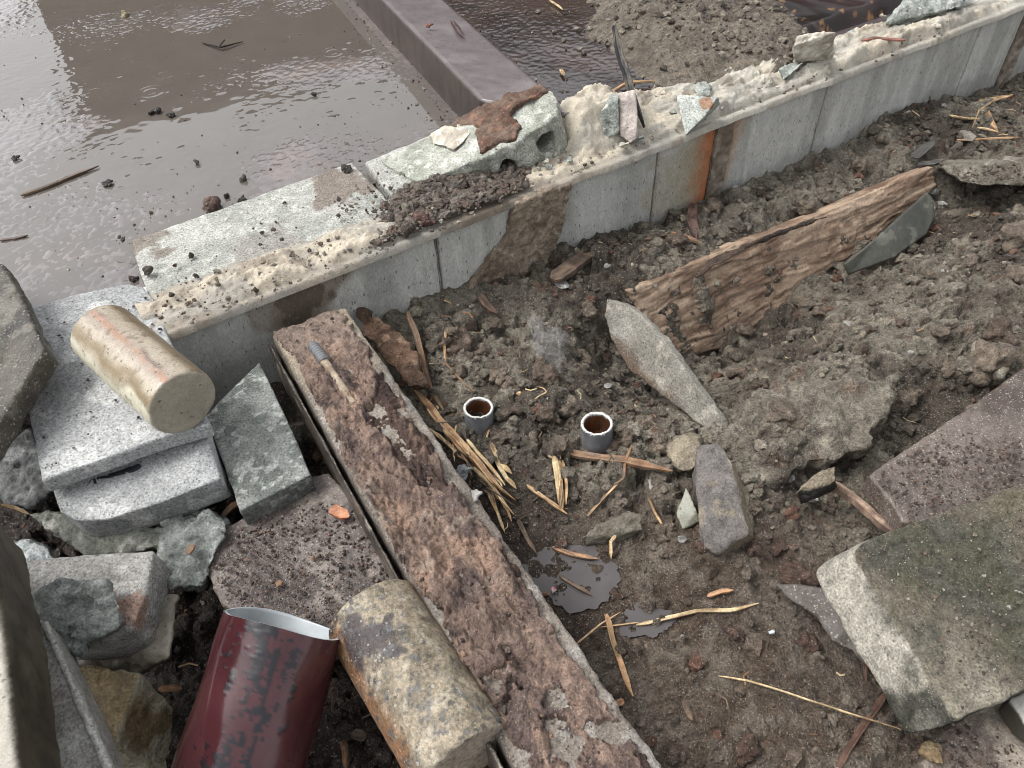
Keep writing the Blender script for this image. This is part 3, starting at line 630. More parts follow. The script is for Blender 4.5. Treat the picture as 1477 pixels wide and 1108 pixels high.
# ---- crusted beam
def build_beam():
    root = empty('concrete_beam', at(600, 760, -.15)); tag(root, 'long narrow concrete beam covered with flaking rust-brown crust, running from the wall to the lower edge', 'beam')
    BZ = -.035; A_ = at(390, 480, BZ); e = at(740, 1108, BZ)-A_; e /= np.linalg.norm(e); n = np.array([-e[1], e[0], 0]); n = n if n[0] > 0 else -n; L = .84; Wd = .104
    def bc(V, N):
        q = V-A_; s = q@e; t = q@n; c = mix(S(150, 140, 128), S(124, 114, 104), blot(V, 25, -.5, .5, 151)); c = mix(c, S(172, 168, 160), blot(V, 60, .1, .6, 152)*.6)
        c = mix(c, S(164, 148, 122), (1-sm(.0, .12, s-.05))*.6); c = mix(c, S(84, 66, 54), sm(.0, .02, -.002-(t))*0)
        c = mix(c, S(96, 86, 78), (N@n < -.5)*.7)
        return c
    def bd(V, N):
        q = V-A_; t = q@n; up = N[:, 2] > .5; return -np.abs(fbm(V, 40, 4, 153))*.004*sm(Wd-.012, Wd, t)
    o = finish('body', bm_box(A_+np.array([0, 0, -.11])-e*.0, e*L, n*Wd, (0, 0, .109)), M_BLOCK, bc, .0032, .0014, 50, 4, .004, .3, bd, 9); child(o, root)
    # flaky crust
    s_ = np.arange(.004, L-.01, .0017); t_ = np.arange(.002, Wd-.001, .0017); SS, TT = np.meshgrid(s_, t_); P = A_[None]+e[None]*SS.ravel()[:, None]+n[None]*TT.ravel()[:, None]; s = SS.ravel(); t = TT.ravel()
    Q = np.c_[s*.5, t, s*0]
    ev = np.interp(s, [0, .1, .25, .4, .6, .84], [.096, .098, .092, .088, .094, .09])+fbm(np.c_[s, s*0, s*0], 30, 4, 154)*.007
    lo = np.interp(s, [0, .1, .3, .45, .55, .84], [.006, .008, .001, .002, .008, .008])+fbm(np.c_[s, s*0+9, s*0], 30, 4, 155)*.008
    mk = np.minimum(ev-t, t-lo); hole = sm(.3, .5, fbm(P, 34, 4, 156))*np.interp(s, [0, .12, .2, .45, .55, .84], [.9, .2, .0, .05, .7, .85])
    n1 = fbm(Q, 48, 5, 157, .65); n2 = fbm(Q+3, 90, 4, 158, .6); lay = np.floor((n1+.9)*3.8+.3*n2)/3.8
    thick = np.interp(s, [0, .05, .15, .3, .5, .6, .84], [.35, .6, 1.1, 1.25, 1.1, .6, .5])
    h = (.0012+lay*.0092+n1*.0015+n2*.002+fbm(P, 230, 2, 159)*.0012)*thick
    gouge = sm(.45, .62, fbm(Q+11, 30, 4, 160)); h = h-gouge*.006*thick
    ms = np.minimum(sm(0, .006, mk+fbm(P, 120, 2, 161)*.002), 1-hole)
    h = np.where(ms > .35, h, -.004); V = P+np.c_[s*0, s*0, h]
    ny, nx = SS.shape; idx = np.arange(ny*nx).reshape(ny, nx); Fq = np.stack([idx[:-1, :-1], idx[:-1, 1:], idx[1:, 1:], idx[1:, :-1]], -1).reshape(-1, 4)
    Fq = Fq[(ms > .28)[Fq].any(1)][:, ::-1]; used = np.zeros(len(V), bool); used[Fq.ravel()] = True; mp = np.cumsum(used)-1
    c = mix(S(152, 126, 110), S(122, 100, 88), sm(-.5, .5, n2)); c = mix(c, S(176, 142, 118), blot(P, 22, .0, .6, 162)*.7); c = mix(c, S(90, 74, 72), blot(Q, 60, .2, .6, 163)*.75); c = mix(c, S(60, 42, 38), gouge*.8)
    c = mix(c, S(168, 152, 136), blot(P, 45, .35, .6, 164)*.6*(1-sm(.0, .25, np.abs(s-.35))))
    c = mix(c, S(150, 132, 118), (1-sm(.02, .14, s))*.6)
    child(mesh_from('rust_crust', V[used], mp[Fq], M_RUST, c[used], .35), root)
    # dark angle strip along its left side
    o = finish('steel_strip', bm_box(A_-n*.0085-e*.0+np.array([0, 0, -.075]), e*L, n*.0035, (0, 0, .068)), M_DARKSLAB, two(S(96, 86, 76), S(60, 54, 50), 20, 165, S(140, 132, 120)), .003, .0009, 25, 4, 0, .5); child(o, root)
    # threaded bolt and its dowel
    bolt = empty('threaded_bolt', at(470, 520, -.035)); tag(bolt, 'grey threaded bolt with a pale wooden dowel stub, lying on the crust near the wall', 'bolt')
    a = at(451, 498, -.020); b = at(468, 521, -.0225); c_ = at(510, 584, -.033)
    B = bmesh.new(); d = (b-a)/np.linalg.norm(b-a); x = np.cross(d, (0, 0, 1)); x /= np.linalg.norm(x); y = np.cross(x, d); K = 90; S_ = 20; ring = []
    for k in range(K):
        f = k/(K-1); row = []
        for i in range(S_):
            an = 2*math.pi*i/S_; r = .0062+.0011*math.sin(2*math.pi*(f*8)+an)
            if k in (0, K-1): r *= .8
            row.append(B.verts.new(a+(b-a)*f+(x*math.cos(an)+y*math.sin(an))*r))
        ring.append(row)
    for k in range(K-1):
        for i in range(S_): B.faces.new((ring[k][i], ring[k+1][i], ring[k+1][(i+1) % S_], ring[k][(i+1) % S_]))
    B.faces.new(ring[0]); B.faces.new(ring[-1][::-1])
    bmesh.ops.recalc_face_normals(B, faces=B.faces)
    V = np.array([v.co for v in B.verts]); B.verts.index_update(); Fs = [tuple(v.index for v in f.verts) for f in B.faces]; B.free()
    child(mesh_from('thread', V, Fs, simple('bolt_steel', S(150, 152, 154), .5, metal=.15, bump=.2, sc=300)), bolt)
    child(finish('dowel', bm_cyl(b, c_, .0055, 20, .0048), M_WOOD, two(S(166, 150, 126), S(128, 106, 86), 90, 167), .0015, .0012, 120), bolt)
build_beam()

# ---- rubble heap, lower left
GREEN = two(S(140, 146, 140), S(112, 118, 113), 35, 171, S(170, 174, 168)); GREY = two(S(168, 166, 160), S(140, 138, 132), 22, 172, S(190, 188, 182))
slab('broken_block', 'pale grey broken block with a reddish patch and a green lump on it, lower left', 'block', [(26,808,-.04),(120,800,-.04),(223,793,-.04),(212,850,-.042),(190,908,-.045),(150,925,-.05),(60,930,-.05),(40,880,-.045)], .05,
     lambda V, N: mix(GREY(V, N), S(150, 112, 92), near(V, at(178, 880, -.042), .022, 6, 60, .5)*.8), M_BLOCK, wet=.3, amp=.0012, seed=11)
hull('broken_lump', 'rough green-grey broken lump on top of the pale broken block', 'rubble', [(40,862,-.03),(90,835,-.02),(150,840,-.02),(176,868,-.025),(172,900,-.03),(130,930,-.03),(105,945,-.045),(70,925,-.045),(60,905,-.05),(178,895,-.05),(120,950,-.055)], GREEN, amp=.006, seed=12)
hull('broken_block', 'brownish block lying under the pale broken block, wet on its front', 'block', ext([(195,862,-.085),(258,858,-.085),(245,948,-.09),(212,962,-.1),(150,925,-.09)], .05)+[(112,958,-.12),(200,975,-.12)], two(S(150, 142, 126), S(108, 98, 84), 25, 173), M_SMOOTH, amp=.003, seed=13, wet=.6)
hull('broken_block', 'ochre-topped block with a smooth wet tan side at the lower left corner of the heap', 'block', [(98,958,-.075),(150,960,-.075),(200,972,-.075),(190,1010,-.08),(162,1076,-.085),(118,1040,-.08),(252,1020,-.13),(243,1120,-.15),(160,1160,-.15),(120,1100,-.14),(215,985,-.10),(90,980,-.15)],
     lambda V, N: mix(mix(S(150, 142, 118), S(104, 86, 54), near(V, at(190, 1045, -.11), .03, 7, 40, .5)), mix(S(150, 128, 88), S(122, 104, 72), blot(V, 50, -.3, .5, 9)), sm(.75, .9, N[:, 2]+fbm(V, 60, 3, 4)*.1)), M_ROCK, amp=.002, seed=14, wet=.5)
hull('broken_lump', 'long ragged green-grey lump below the stencilled slab', 'rubble', ext([(42,742,-.09),(70,738,-.085),(120,745,-.08),(190,752,-.08),(238,765,-.08),(232,788,-.085),(180,800,-.09),(125,802,-.09),(92,778,-.09)], .035), two(S(134, 138, 124), S(106, 108, 98), 30, 174, S(160, 160, 150)), amp=.005, seed=15)
hull('broken_lump', 'rough green-grey lump between the paving slab and the pale broken block', 'rubble', ext([(232,745,-.075),(262,738,-.07),(300,740,-.07),(330,752,-.072),(296,790,-.075),(302,826,-.08),(292,848,-.085),(240,842,-.085),(226,800,-.08)], .035), GREEN, amp=.006, seed=16)
hull('broken_lump', 'dark grey lump in the gap left of the stencilled slab', 'rubble', ext([(10,640,-.08),(45,622,-.08),(70,650,-.08),(82,702,-.09),(50,730,-.095),(10,728,-.095),(-15,680,-.09)], .05), two(S(96, 98, 96), S(72, 74, 74), 30, 175, S(120, 122, 120)), amp=.005, seed=17)
hull('broken_lump', 'pale crumbling fragment at the left edge under the dark lump', 'rubble', ext([(12,786,-.1),(40,780,-.095),(70,790,-.095),(76,808,-.1),(40,815,-.1),(15,812,-.1)], .03), two(S(170, 176, 176), S(134, 140, 140), 50, 176), amp=.004, seed=18)
hull('broken_lump', 'flat grey fragment lodged under the right end of the stencilled slab', 'rubble', ext([(180,735,-.095),(250,706,-.09),(268,712,-.09),(262,740,-.095),(215,752,-.1)], .02), two(S(120, 120, 112), S(92, 92, 86), 30, 177), amp=.003, seed=19)
slab('concrete_slab', 'dark weathered slab corner with moss stains, poking in at the left edge', 'concrete slab', [(-90,350,.05),(5,380,.06),(32,428,.062),(65,502,.065),(48,530,.06),(-20,640,.05),(-110,720,.05)], .028, two(S(84, 78, 66), S(54, 50, 44), 22, 178, S(108, 102, 90)), M_DARKSLAB, wet=.3, amp=.0018, seed=20,
     dispf=lambda V, N: .0012*fbm(V*np.array([.3, .3, 1]), 160, 3, 2)*(N[:, 2] < .6))
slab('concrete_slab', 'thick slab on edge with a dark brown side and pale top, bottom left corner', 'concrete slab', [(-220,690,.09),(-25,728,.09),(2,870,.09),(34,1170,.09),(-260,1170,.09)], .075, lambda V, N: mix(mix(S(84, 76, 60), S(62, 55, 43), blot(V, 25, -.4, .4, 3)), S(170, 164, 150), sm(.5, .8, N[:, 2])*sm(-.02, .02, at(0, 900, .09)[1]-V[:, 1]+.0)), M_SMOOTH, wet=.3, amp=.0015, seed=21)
ch = empty('concrete_edging', at(110, 1100, -.1)); tag(ch, 'narrow pale concrete edging with a raised rib, beside the thick slab at the bottom left', 'edging')
child(slab('body', None, None, [(44,892,-.01),(66,893,-.01),(110,990,-.01),(190,1170,-.01),(60,1170,-.01),(58,1000,-.01)], .05, two(S(166, 164, 156), S(146, 142, 134), 30, 181), M_BLOCK, wet=.25, seed=22), ch)
child(slab('rib', None, None, [(56,896,-.004),(66,893,-.004),(110,990,-.004),(190,1170,-.004),(172,1170,-.004),(98,990,-.004)], .012, two(S(190, 190, 184), S(170, 168, 160), 30, 182), M_BLOCK, vox=.002, wet=.25, seed=23), ch)

# ---- right side slabs
def mossy(V, N):
    c = mix(S(140, 134, 118), S(116, 110, 96), blot(V, 18, -.5, .5, 191)); ce = at(1410, 830, -.04); q = V-ce
    k = 1-sm(.5, 1.15, np.hypot(q[:, 0]/.15, q[:, 1]/.14)+fbm(V, 18, 3, 192)*.3)
    c = mix(c, mix(S(100, 93, 80), S(76, 75, 66), blot(V, 20, -.4, .4, 193)), k*.97); c = mix(c, S(84, 82, 54), blot(V, 16, .1, .6, 194)*k*.35)
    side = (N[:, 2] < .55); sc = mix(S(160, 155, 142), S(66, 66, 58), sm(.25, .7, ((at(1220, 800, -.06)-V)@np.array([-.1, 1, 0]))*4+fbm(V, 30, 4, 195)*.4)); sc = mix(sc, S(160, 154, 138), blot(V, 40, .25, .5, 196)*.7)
    return np.where(side[:, None], sc, c)
slab('concrete_slab', 'big thick concrete slab with mossy dark middle and rounded corner, lower right', 'concrete slab', [(1237,796,-.03),(1252,778,-.03),(1290,764,-.03),(1390,728,-.03),(1490,692,-.028),(1640,660,-.028),(1640,900,-.035),(1477,998,-.04),(1386,1042,-.042),(1340,960,-.038),(1290,885,-.034)], .05, mossy, M_MOSSY, wet=.35, amp=.0016, freq=40, bevel=.005, off=(-.03, .004, 0), seed=31,
     dispf=lambda V, N: -.004*(N[:, 2] > .8)*(1-sm(.6, 1.2, np.hypot((V[:, 0]-at(1410, 850, -.04)[0])/.13, (V[:, 1]-at(1410, 850, -.04)[1])/.1))))
slab('concrete_slab', 'wet brown-grey slab sprinkled with grit, behind the big mossy slab', 'concrete slab', [(1253,684,-.09),(1330,632,-.085),(1405,582,-.08),(1500,512,-.075),(1620,560,-.08),(1560,700,-.09),(1420,745,-.095),(1304,756,-.098),(1282,720,-.094)], .035, two(S(112, 100, 92), S(84, 72, 64), 14, 201, S(122, 108, 94)), M_DARKSLAB, wet=lambda V, N: .45+.5*sm(-.1, .4, fbm(V, 12, 3, 5)), amp=.001, seed=32, bevel=.001)
slab('roof_slate', 'thin jagged wet slate sticking out from under the mossy slab', 'slate', [(1119,843,-.125),(1150,842,-.12),(1200,850,-.11),(1300,960,-.11),(1290,1000,-.12),(1256,966,-.128),(1228,938,-.13),(1200,925,-.13),(1180,893,-.13),(1150,872,-.128)], .012, two(S(104, 96, 92), S(86, 78, 72), 20, 203), M_DARKSLAB, vox=.002, wet=.7, jag=.003, seed=33)
slab('concrete_slab', 'rough tan-grey slab end under the lower right corner of the mossy slab', 'concrete slab', [(1352,1062,-.13),(1380,1040,-.125),(1450,1000,-.12),(1560,980,-.12),(1620,1180,-.13),(1360,1190,-.135),(1330,1100,-.132)], .04, two(S(152, 140, 124), S(112, 98, 88), 20, 205, S(166, 156, 140)), M_DARKSLAB, wet=.35, jag=.004, amp=.002, seed=34)
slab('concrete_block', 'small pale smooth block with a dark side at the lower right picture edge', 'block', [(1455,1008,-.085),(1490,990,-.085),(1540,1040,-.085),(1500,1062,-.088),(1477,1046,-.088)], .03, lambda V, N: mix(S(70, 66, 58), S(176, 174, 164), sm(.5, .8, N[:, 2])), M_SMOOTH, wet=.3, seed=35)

# ---- fragments standing in the soil
slab('concrete_shard', 'long sharp grey concrete shard leaning in the pit between the pipes and the plank', 'concrete shard', [(876,432,-.125),(906,441,-.12),(955,486,-.12),(1004,556,-.12),(1042,612,-.125),(1050,645,-.145),(1022,622,-.15),(978,588,-.165),(938,558,-.18),(905,530,-.185),(882,490,-.17),(872,455,-.145)], .014,
     lambda V, N: mix(two(S(156, 152, 142), S(132, 128, 118), 20, 211, S(172, 166, 152))(V, N), S(96, 76, 60), sm(.0, .025, -.155-V[:, 2]+fbm(V, 30, 4, 3)*.012)*.9), M_BLOCK, vox=.002, jag=.0018, amp=.0014, wet=.35, up=(-.5, -.6, .3), seed=36)
hull('stone_fragment', 'dark flat-faced stone fragment standing at the right of the straw patch', 'stone', [(1008,642,-.1),(1040,640,-.1),(1052,660,-.1),(1066,700,-.1),(1080,770,-.11),(1036,800,-.125),(1014,790,-.12),(1000,700,-.11),(1003,680,-.105),(1092,780,-.15),(1040,812,-.155),(1088,720,-.145),(1010,780,-.155),(1000,680,-.15)],
     lambda V, N: mix(two(S(112, 106, 102), S(94, 88, 84), 30, 213)(V, N), S(140, 128, 104), np.maximum(blot(V, 40, .1, .4, 2), sm(.1, .4, N[:, 0]))*.8), M_ROCK, amp=.002, seed=37)
hull('stone_fragment', 'pale yellowish lump beside the dark standing fragment', 'stone', ext([(968,640,-.115),(985,626,-.11),(1010,632,-.11),(1014,655,-.115),(1000,678,-.12),(978,680,-.125),(965,662,-.12)], .03), two(S(160, 148, 122), S(134, 122, 102), 40, 214), amp=.005, seed=38)
hull('concrete_chip', 'small pointed pale-green chip left of the dark standing fragment', 'chip', [(990,700,-.12),(1006,736,-.125),(1010,752,-.135),(984,765,-.14),(974,742,-.135),(980,730,-.13),(1000,760,-.155),(984,730,-.15)], two(S(146, 148, 132), S(124, 124, 108), 40, 215), M_SMOOTH, vox=.002, amp=.001, seed=39)
hull('concrete_chip', 'flat grey-white flake lying below the tip of the long splinter', 'chip', ext([(934,692,-.14),(948,688,-.138),(958,705,-.14),(954,726,-.145),(938,712,-.143)], .006), two(S(160, 160, 154), S(140, 138, 130), 40, 216), M_SMOOTH, vox=.0018, amp=.001, seed=40)
hull('stone_fragment', 'pointed grey stone wedge lying between the straw and the puddle', 'stone', [(832,778,-.15),(862,756,-.142),(905,735,-.14),(926,740,-.14),(930,765,-.15),(880,772,-.155),(850,784,-.16),(910,780,-.17),(840,790,-.17)], two(S(134, 128, 112), S(110, 102, 88), 40, 217), amp=.0025, seed=41)
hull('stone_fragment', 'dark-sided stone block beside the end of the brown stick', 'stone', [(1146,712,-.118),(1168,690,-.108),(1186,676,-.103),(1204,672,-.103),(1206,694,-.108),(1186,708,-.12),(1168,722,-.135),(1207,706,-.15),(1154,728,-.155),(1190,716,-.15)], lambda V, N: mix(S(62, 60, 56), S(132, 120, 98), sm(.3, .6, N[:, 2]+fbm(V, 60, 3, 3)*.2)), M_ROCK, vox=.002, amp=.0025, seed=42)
slab('roof_slate', 'dark smooth slate leaning against the foot of the buried plank', 'slate', [(1219,380,-.215),(1262,345,-.195),(1338,276,-.175),(1346,284,-.18),(1350,312,-.20),(1338,338,-.215),(1290,372,-.225),(1226,396,-.235)], .008, two(S(84, 84, 76), S(68, 70, 64), 20, 219, S(104, 104, 94)), M_SMOOTH, vox=.002, wet=.5, amp=.0006, seed=43, up=(-.2, -.8, .5))
hull('concrete_slab', 'broken grey concrete ledge end at the right edge above the hollow', 'concrete slab', ext([(1356,240,-.135),(1395,236,-.13),(1477,232,-.13),(1640,225,-.13),(1640,262,-.14),(1477,266,-.14),(1420,268,-.142),(1385,262,-.142)], .05, (0, -6)), two(S(122, 116, 104), S(98, 90, 78), 25, 221, S(150, 144, 132)), M_BLOCK, amp=.004, vox=.004, seed=44)

# ---- buried plank
def onface(px, py, P0, d, tilt):
    n = np.array([d[1], -d[0], 0]); n = n*math.cos(tilt)+np.array([0, 0, math.sin(tilt)]); r = ray(px, py); t = ((np.array(P0)-CAMP)@n)/(r@n); return CAMP+r*t
def plank():
    P0 = at(915, 415, -.15); P1 = at(1350, 238, -.165); d = P1-P0; d[2] = 0; d /= np.linalg.norm(d)
    F_ = [(905,418),(960,398),(1060,352),(1150,322),(1250,280),(1348,238),(1352,268),(1330,290),(1262,345),(1200,390),(1130,445),(1040,505),(962,522),(935,480)]
    P = [onface(x, y, P0, d, .5) for x, y in F_]
    def pc(V, N):
        q = V-P0; s = q@d; Q = np.c_[s*.16, V[:, 2], q@np.array([-d[1], d[0], 0])]; c = mix(S(178, 152, 126), S(146, 120, 98), blot(Q, 60, -.4, .4, 231)); c = mix(c, S(108, 82, 64), blot(Q, 130, .1, .6, 232)*.8)
        c = mix(c, S(190, 170, 144), blot(Q, 90, .3, .7, 233)*.5); c = mix(c, S(104, 84, 70), sm(.0, .05, -.255-V[:, 2]+fbm(V, 25, 3, 4)*.02)*.6)
        return mix(c, S(112, 82, 62), blot(V, 22, .1, .5, 234)*.5)
    def pd(V, N):
        q = V-P0; s = q@d; Q = np.c_[s*.14, V[:, 2]+fbm(V, 12, 2, 6)*.006, s*0]; r = 1-np.abs(fbm(Q, 38, 4, 235)); return (np.floor(r*3)/3*.005-.003)+fbm(Q, 180, 2, 236)*.0008
    root = empty('buried_plank', at(1100, 430, -.27)); tag(root, 'long weathered tan timber plank exposed on edge in the dug soil', 'plank')
    child(finish('board', bm_slab(P, .035, up=(d[1], -d[0], .3)), M_WOOD, pc, .0028, .001, 40, 4, .003, .15, pd, 51), root)
    P = [at(*p) for p in ((1003,392,-.138),(1040,366,-.137),(1100,343,-.137),(1165,318,-.142),(1196,312,-.148),(1150,330,-.147),(1090,352,-.143),(1040,380,-.143),(1008,400,-.144))]
    child(finish('bark_strip', bm_slab(P, .008, jag=.002, seed=3), M_RUST, two(S(96, 78, 64), S(64, 52, 44), 30, 237), .0022, .0018, 60, 4, wet=.4), root)
plank()
slab('rotten_board', 'crumbled piece of rotten brown board beside the wall end of the beam', 'board', [(508,436,-.075),(520,440,-.075),(545,462,-.082),(585,490,-.09),(604,520,-.1),(612,556,-.11),(590,558,-.115),(560,524,-.11),(545,505,-.105),(522,480,-.095)], .014, two(S(126, 96, 74), S(92, 70, 54), 40, 241, S(150, 122, 96)), M_RUST, vox=.0022, jag=.004, amp=.0045, freq=70, wet=.4, seed=52)
slab('soil_crust', 'thick overhanging plate of packed soil above the brown stick', 'soil crust', [(1052,600,-.118),(1110,560,-.11),(1190,545,-.108),(1260,545,-.108),(1300,545,-.112),(1290,578,-.115),(1278,604,-.118),(1250,640,-.122),(1190,664,-.126),(1120,692,-.13),(1085,690,-.132),(1062,650,-.126)], .028, lambda V, N: soil_col(V)[0], M_SOIL, vox=.003, jag=.006, amp=.009, freq=32, wet=.3, seed=53)

# ------------------------------------------------------------------ two cut pipes standing in the soil
M_PVC = mineral('grey_pvc', 260, .1, 0, 200, .25, 240, .2, .0004, .55, .3, .5, mid=.1)
M_BROWNWATER = simple('rusty_water', S(88, 48, 22), .03, spec=.8, sc=60, var=.3)
def pipe(x, y, ztop, R, label, tilt, seed):
    root = empty('cut_pipe', at(x, y, ztop-.09)); tag(root, label, 'pipe')
    t = np.array(at(x, y, ztop)); ax = np.array([tilt[0], tilt[1], 1.0]); ax /= np.linalg.norm(ax); ex = np.cross((0, 1, 0), ax); ex /= np.linalg.norm(ex); ey = np.cross(ax, ex)
    n = 96; V = []; rr = R*.85
    an = np.linspace(0, 2*np.pi, n, endpoint=False); jag = fbm(np.c_[np.cos(an)*2, np.sin(an)*2, an*0], 3, 4, seed)*.0009
    zs = [0, -.0012, -.004, -.008, -.014, -.022, -.032, -.05, -.09]
    def ringp(r, z, j=0): return t+np.outer(np.cos(an)*r, ex)+np.outer(np.sin(an)*r, ey)+np.outer(z+j, ax)
    rings = [ringp(R-.0008 if k == 0 else R, z, jag*(k < 2)) for k, z in enumerate(zs)]; V = np.vstack(rings)
    idx = np.arange(len(zs)*n).reshape(len(zs), n); nx = np.roll(idx, -1, 1); F1 = np.stack([idx[:-1], idx[1:], nx[1:], nx[:-1]], -1).reshape(-1, 4)
    # subdivide colour by many rings: scraped pale rim
    dep = -((V-t)@ax); c = mix(S(128, 132, 138), S(106, 109, 114), blot(V, 60, -.4, .4, seed))
    c = mix(c, S(120, 100, 82), sm(.014, .05, dep+fbm(V, 60, 3, 8)*.004)*.6)
    child(mesh_from('outer_wall', V, F1, M_PVC, c, .5), root)
    # ragged pale burr: small flakes round the lip
    rg = [ringp(R, 0, jag), ringp(R+.0006, .0004, jag), ringp((R+rr)/2, .0008, jag), ringp(rr, 0, jag), ringp(rr, -.004, jag)]; V = np.vstack(rg); idx = np.arange(5*n).reshape(5, n); nx = np.roll(idx, -1, 1); F1 = np.stack([idx[:-1], nx[:-1], nx[1:], idx[1:]], -1).reshape(-1, 4)
    W = list(V); Fl = [tuple(f) for f in F1]; r = random.Random(seed)
    for k in range(46):
        a = r.uniform(0, 6.28); wd = r.uniform(.02, .09); ln = r.uniform(.0006, .003); b = len(W)
        for da, dz, dr in ((-wd, .0006, .0004), (wd, .0006, .0004), (wd*.4, -ln, .0008), (-wd*.3, -ln*.8, .0008)):
            W.append(t+ex*math.cos(a+da)*(R+dr)+ey*math.sin(a+da)*(R+dr)+ax*dz)
        Fl.append((b, b+1, b+2, b+3))
    child(mesh_from('scraped_rim', np.array(W), Fl, M_SMOOTH, flat(S(214, 214, 208), len(W)), .3), root)
    V = np.vstack([ringp(rr, -.001, jag), ringp(rr, -.012), ringp(rr, -.028), ringp(rr, -.085)]); idx = np.arange(4*n).reshape(4, n); nx = np.roll(idx, -1, 1); F1 = np.stack([idx[:-1], nx[:-1], nx[1:], idx[1:]], -1).reshape(-1, 4)
    child(mesh_from('inner_wall', V, F1, M_PVC, mix(S(120, 72, 36), S(84, 50, 28), blot(V, 60, -.3, .3, 2)), .6), root)
    c0 = t-ax*.03; V = np.vstack([[c0], ringp(rr-.0004, -.03)]); child(mesh_from('standing_water', V, [(0, i+1, (i+1) % n+1) for i in range(n)], M_BROWNWATER), root)
pipe(690, 588, -.118, .0192, 'grey plastic pipe stub with a ragged pale rim, beside the straw bundle', (.02, .03), 3)
pipe(861, 611, -.112, .0198, 'grey plastic pipe stub with a ragged pale rim, nearer the leaning shard', (-.05, .02), 9)

# ------------------------------------------------------------------ splinters, straws, sticks
def splinter(name, label, cat, P, wd, th, c1, c2, seed=0, taper=.25, group=None, mat=None, ribs=5):
    """a torn strip of wood along the points P: ribbed section, ragged tapering ends"""
    r = np.random.default_rng(seed+100); P = np.array(P, float); L = np.r_[0, np.cumsum(np.linalg.norm(np.diff(P, axis=0), axis=1))]; n = max(10, int(L[-1]/.004)); t = np.linspace(0, L[-1], n)
    C = np.c_[[np.interp(t, L, P[:, k]) for k in range(3)]].T; T = np.gradient(C, axis=0); T /= np.linalg.norm(T, axis=1)[:, None]; X = np.cross(T, (0, 0, 1)); X /= np.linalg.norm(X, axis=1)[:, None]+1e-9; Y = np.cross(X, T)
    K = ribs*2+2; f = t/L[-1]; w_ = wd*.5*np.clip(np.minimum(f/(taper*.55)+.45, (1-f)/taper+.2), 0, 1)*(1+.16*fbm(np.c_[t*1, t*0+seed, t*0], 110, 3, seed)*.6); V = []
    C = C+X*(fbm(np.c_[t, t*0+seed, t*0], 25, 2, seed+1)*min(wd*.2, .0012))[:, None]
    prof = []
    for k in range(ribs+1): prof.append((-1+2*k/ribs, .5*(.35+.65*r.random())))
    for k in range(ribs, -1, -1): prof.append((-1+2*k/ribs, -.5))
    for i in range(n):
        for (a, b) in prof: V.append(C[i]+X[i]*a*w_[i]+Y[i]*b*th*(w_[i]/(wd*.5))**.5)
    V = np.array(V); K = len(prof); idx = np.arange(n*K).reshape(n, K); nx = np.roll(idx, -1, 1); Fs = [tuple(q) for q in np.stack([idx[:-1], nx[:-1], nx[1:], idx[1:]], -1).reshape(-1, 4)]; Fs += [tuple(idx[0][::-1]), tuple(idx[-1])]
    ff = np.repeat(f, K); st = np.c_[ff*L[-1]*.2, np.tile(np.array([p[0] for p in prof])*wd, n), ff*0+seed]
    c = mix(c1, c2, sm(-.4, .5, fbm(st, 300, 3, seed))); c = mix(c, c2*.5, sm(.35, .7, fbm(np.c_[ff*L[-1], ff*0, ff*0+seed], 40, 3, seed+3))*.7)
    return tag(mesh_from(name, V, Fs, mat or M_WOOD, c, .35, smooth=False), label, cat, group)
def gpts(ps, up): 
    if np.isscalar(up): up = [up]*len(ps)
    return [ground(x, y, u) for (x, y), u in zip(ps, up)]
W1, W2 = S(198, 162, 116), S(150, 108, 70); Wp1, Wp2 = S(214, 190, 142), S(172, 140, 94); WB1, WB2 = S(124, 102, 82), S(84, 70, 58); WO1, WO2 = S(190, 140, 96), S(150, 108, 76)
GB = 'wood splinters in the bundle by the left pipe'
bundle = [
 ([(598,562),(640,612),(690,670),(724,708)], .010, .006, W1, W2, 'longest orange-brown splinter of the bundle, running past the left pipe', [.012,.012,.016,.012]),
 ([(616,590),(650,630),(672,658)], .006, .004, W1, W2, 'short tan splinter just above the middle of the bundle, its end near the crusted beam', .012),
 ([(620,618),(655,648),(700,690),(742,742)], .006, .004, Wp1, Wp2, 'pale yellow splinter along the lower edge of the bundle nearest the beam', .010),
 ([(640,622),(662,640),(678,656)], .008, .003, Wp1, Wp2, 'broad flat pale splinter tucked in the middle of the bundle', .009),
 ([(674,634),(700,664),(728,700)], .005, .003, Wp1, Wp2, 'thin pale splinter leaning on the longest splinter below the left pipe', .018),
 ([(682,662),(708,694),(744,722)], .004, .003, W1, W2, 'narrow tan splinter crossing under the lower end of the bundle', .012),
 ([(708,640),(722,668),(738,684)], .0075, .003, Wp1, Wp2, 'broad frayed yellow splinter standing right of the bundle, below the left pipe', .012),
 ([(712,658),(730,690),(745,705)], .007, .003, Wp1, Wp2, 'frayed yellow splinter under the broad frayed one', .008),
 ([(704,712),(718,740),(728,768)], .004, .003, Wp1, Wp2, 'thin pale splinter hanging down from the bundle beside the beam edge', .008),
 ([(710,706),(716,735),(722,760)], .0035, .0025, W1, W2, 'thinnest tan splinter beside the beam edge under the bundle', .006)]
rs = random.Random(12)
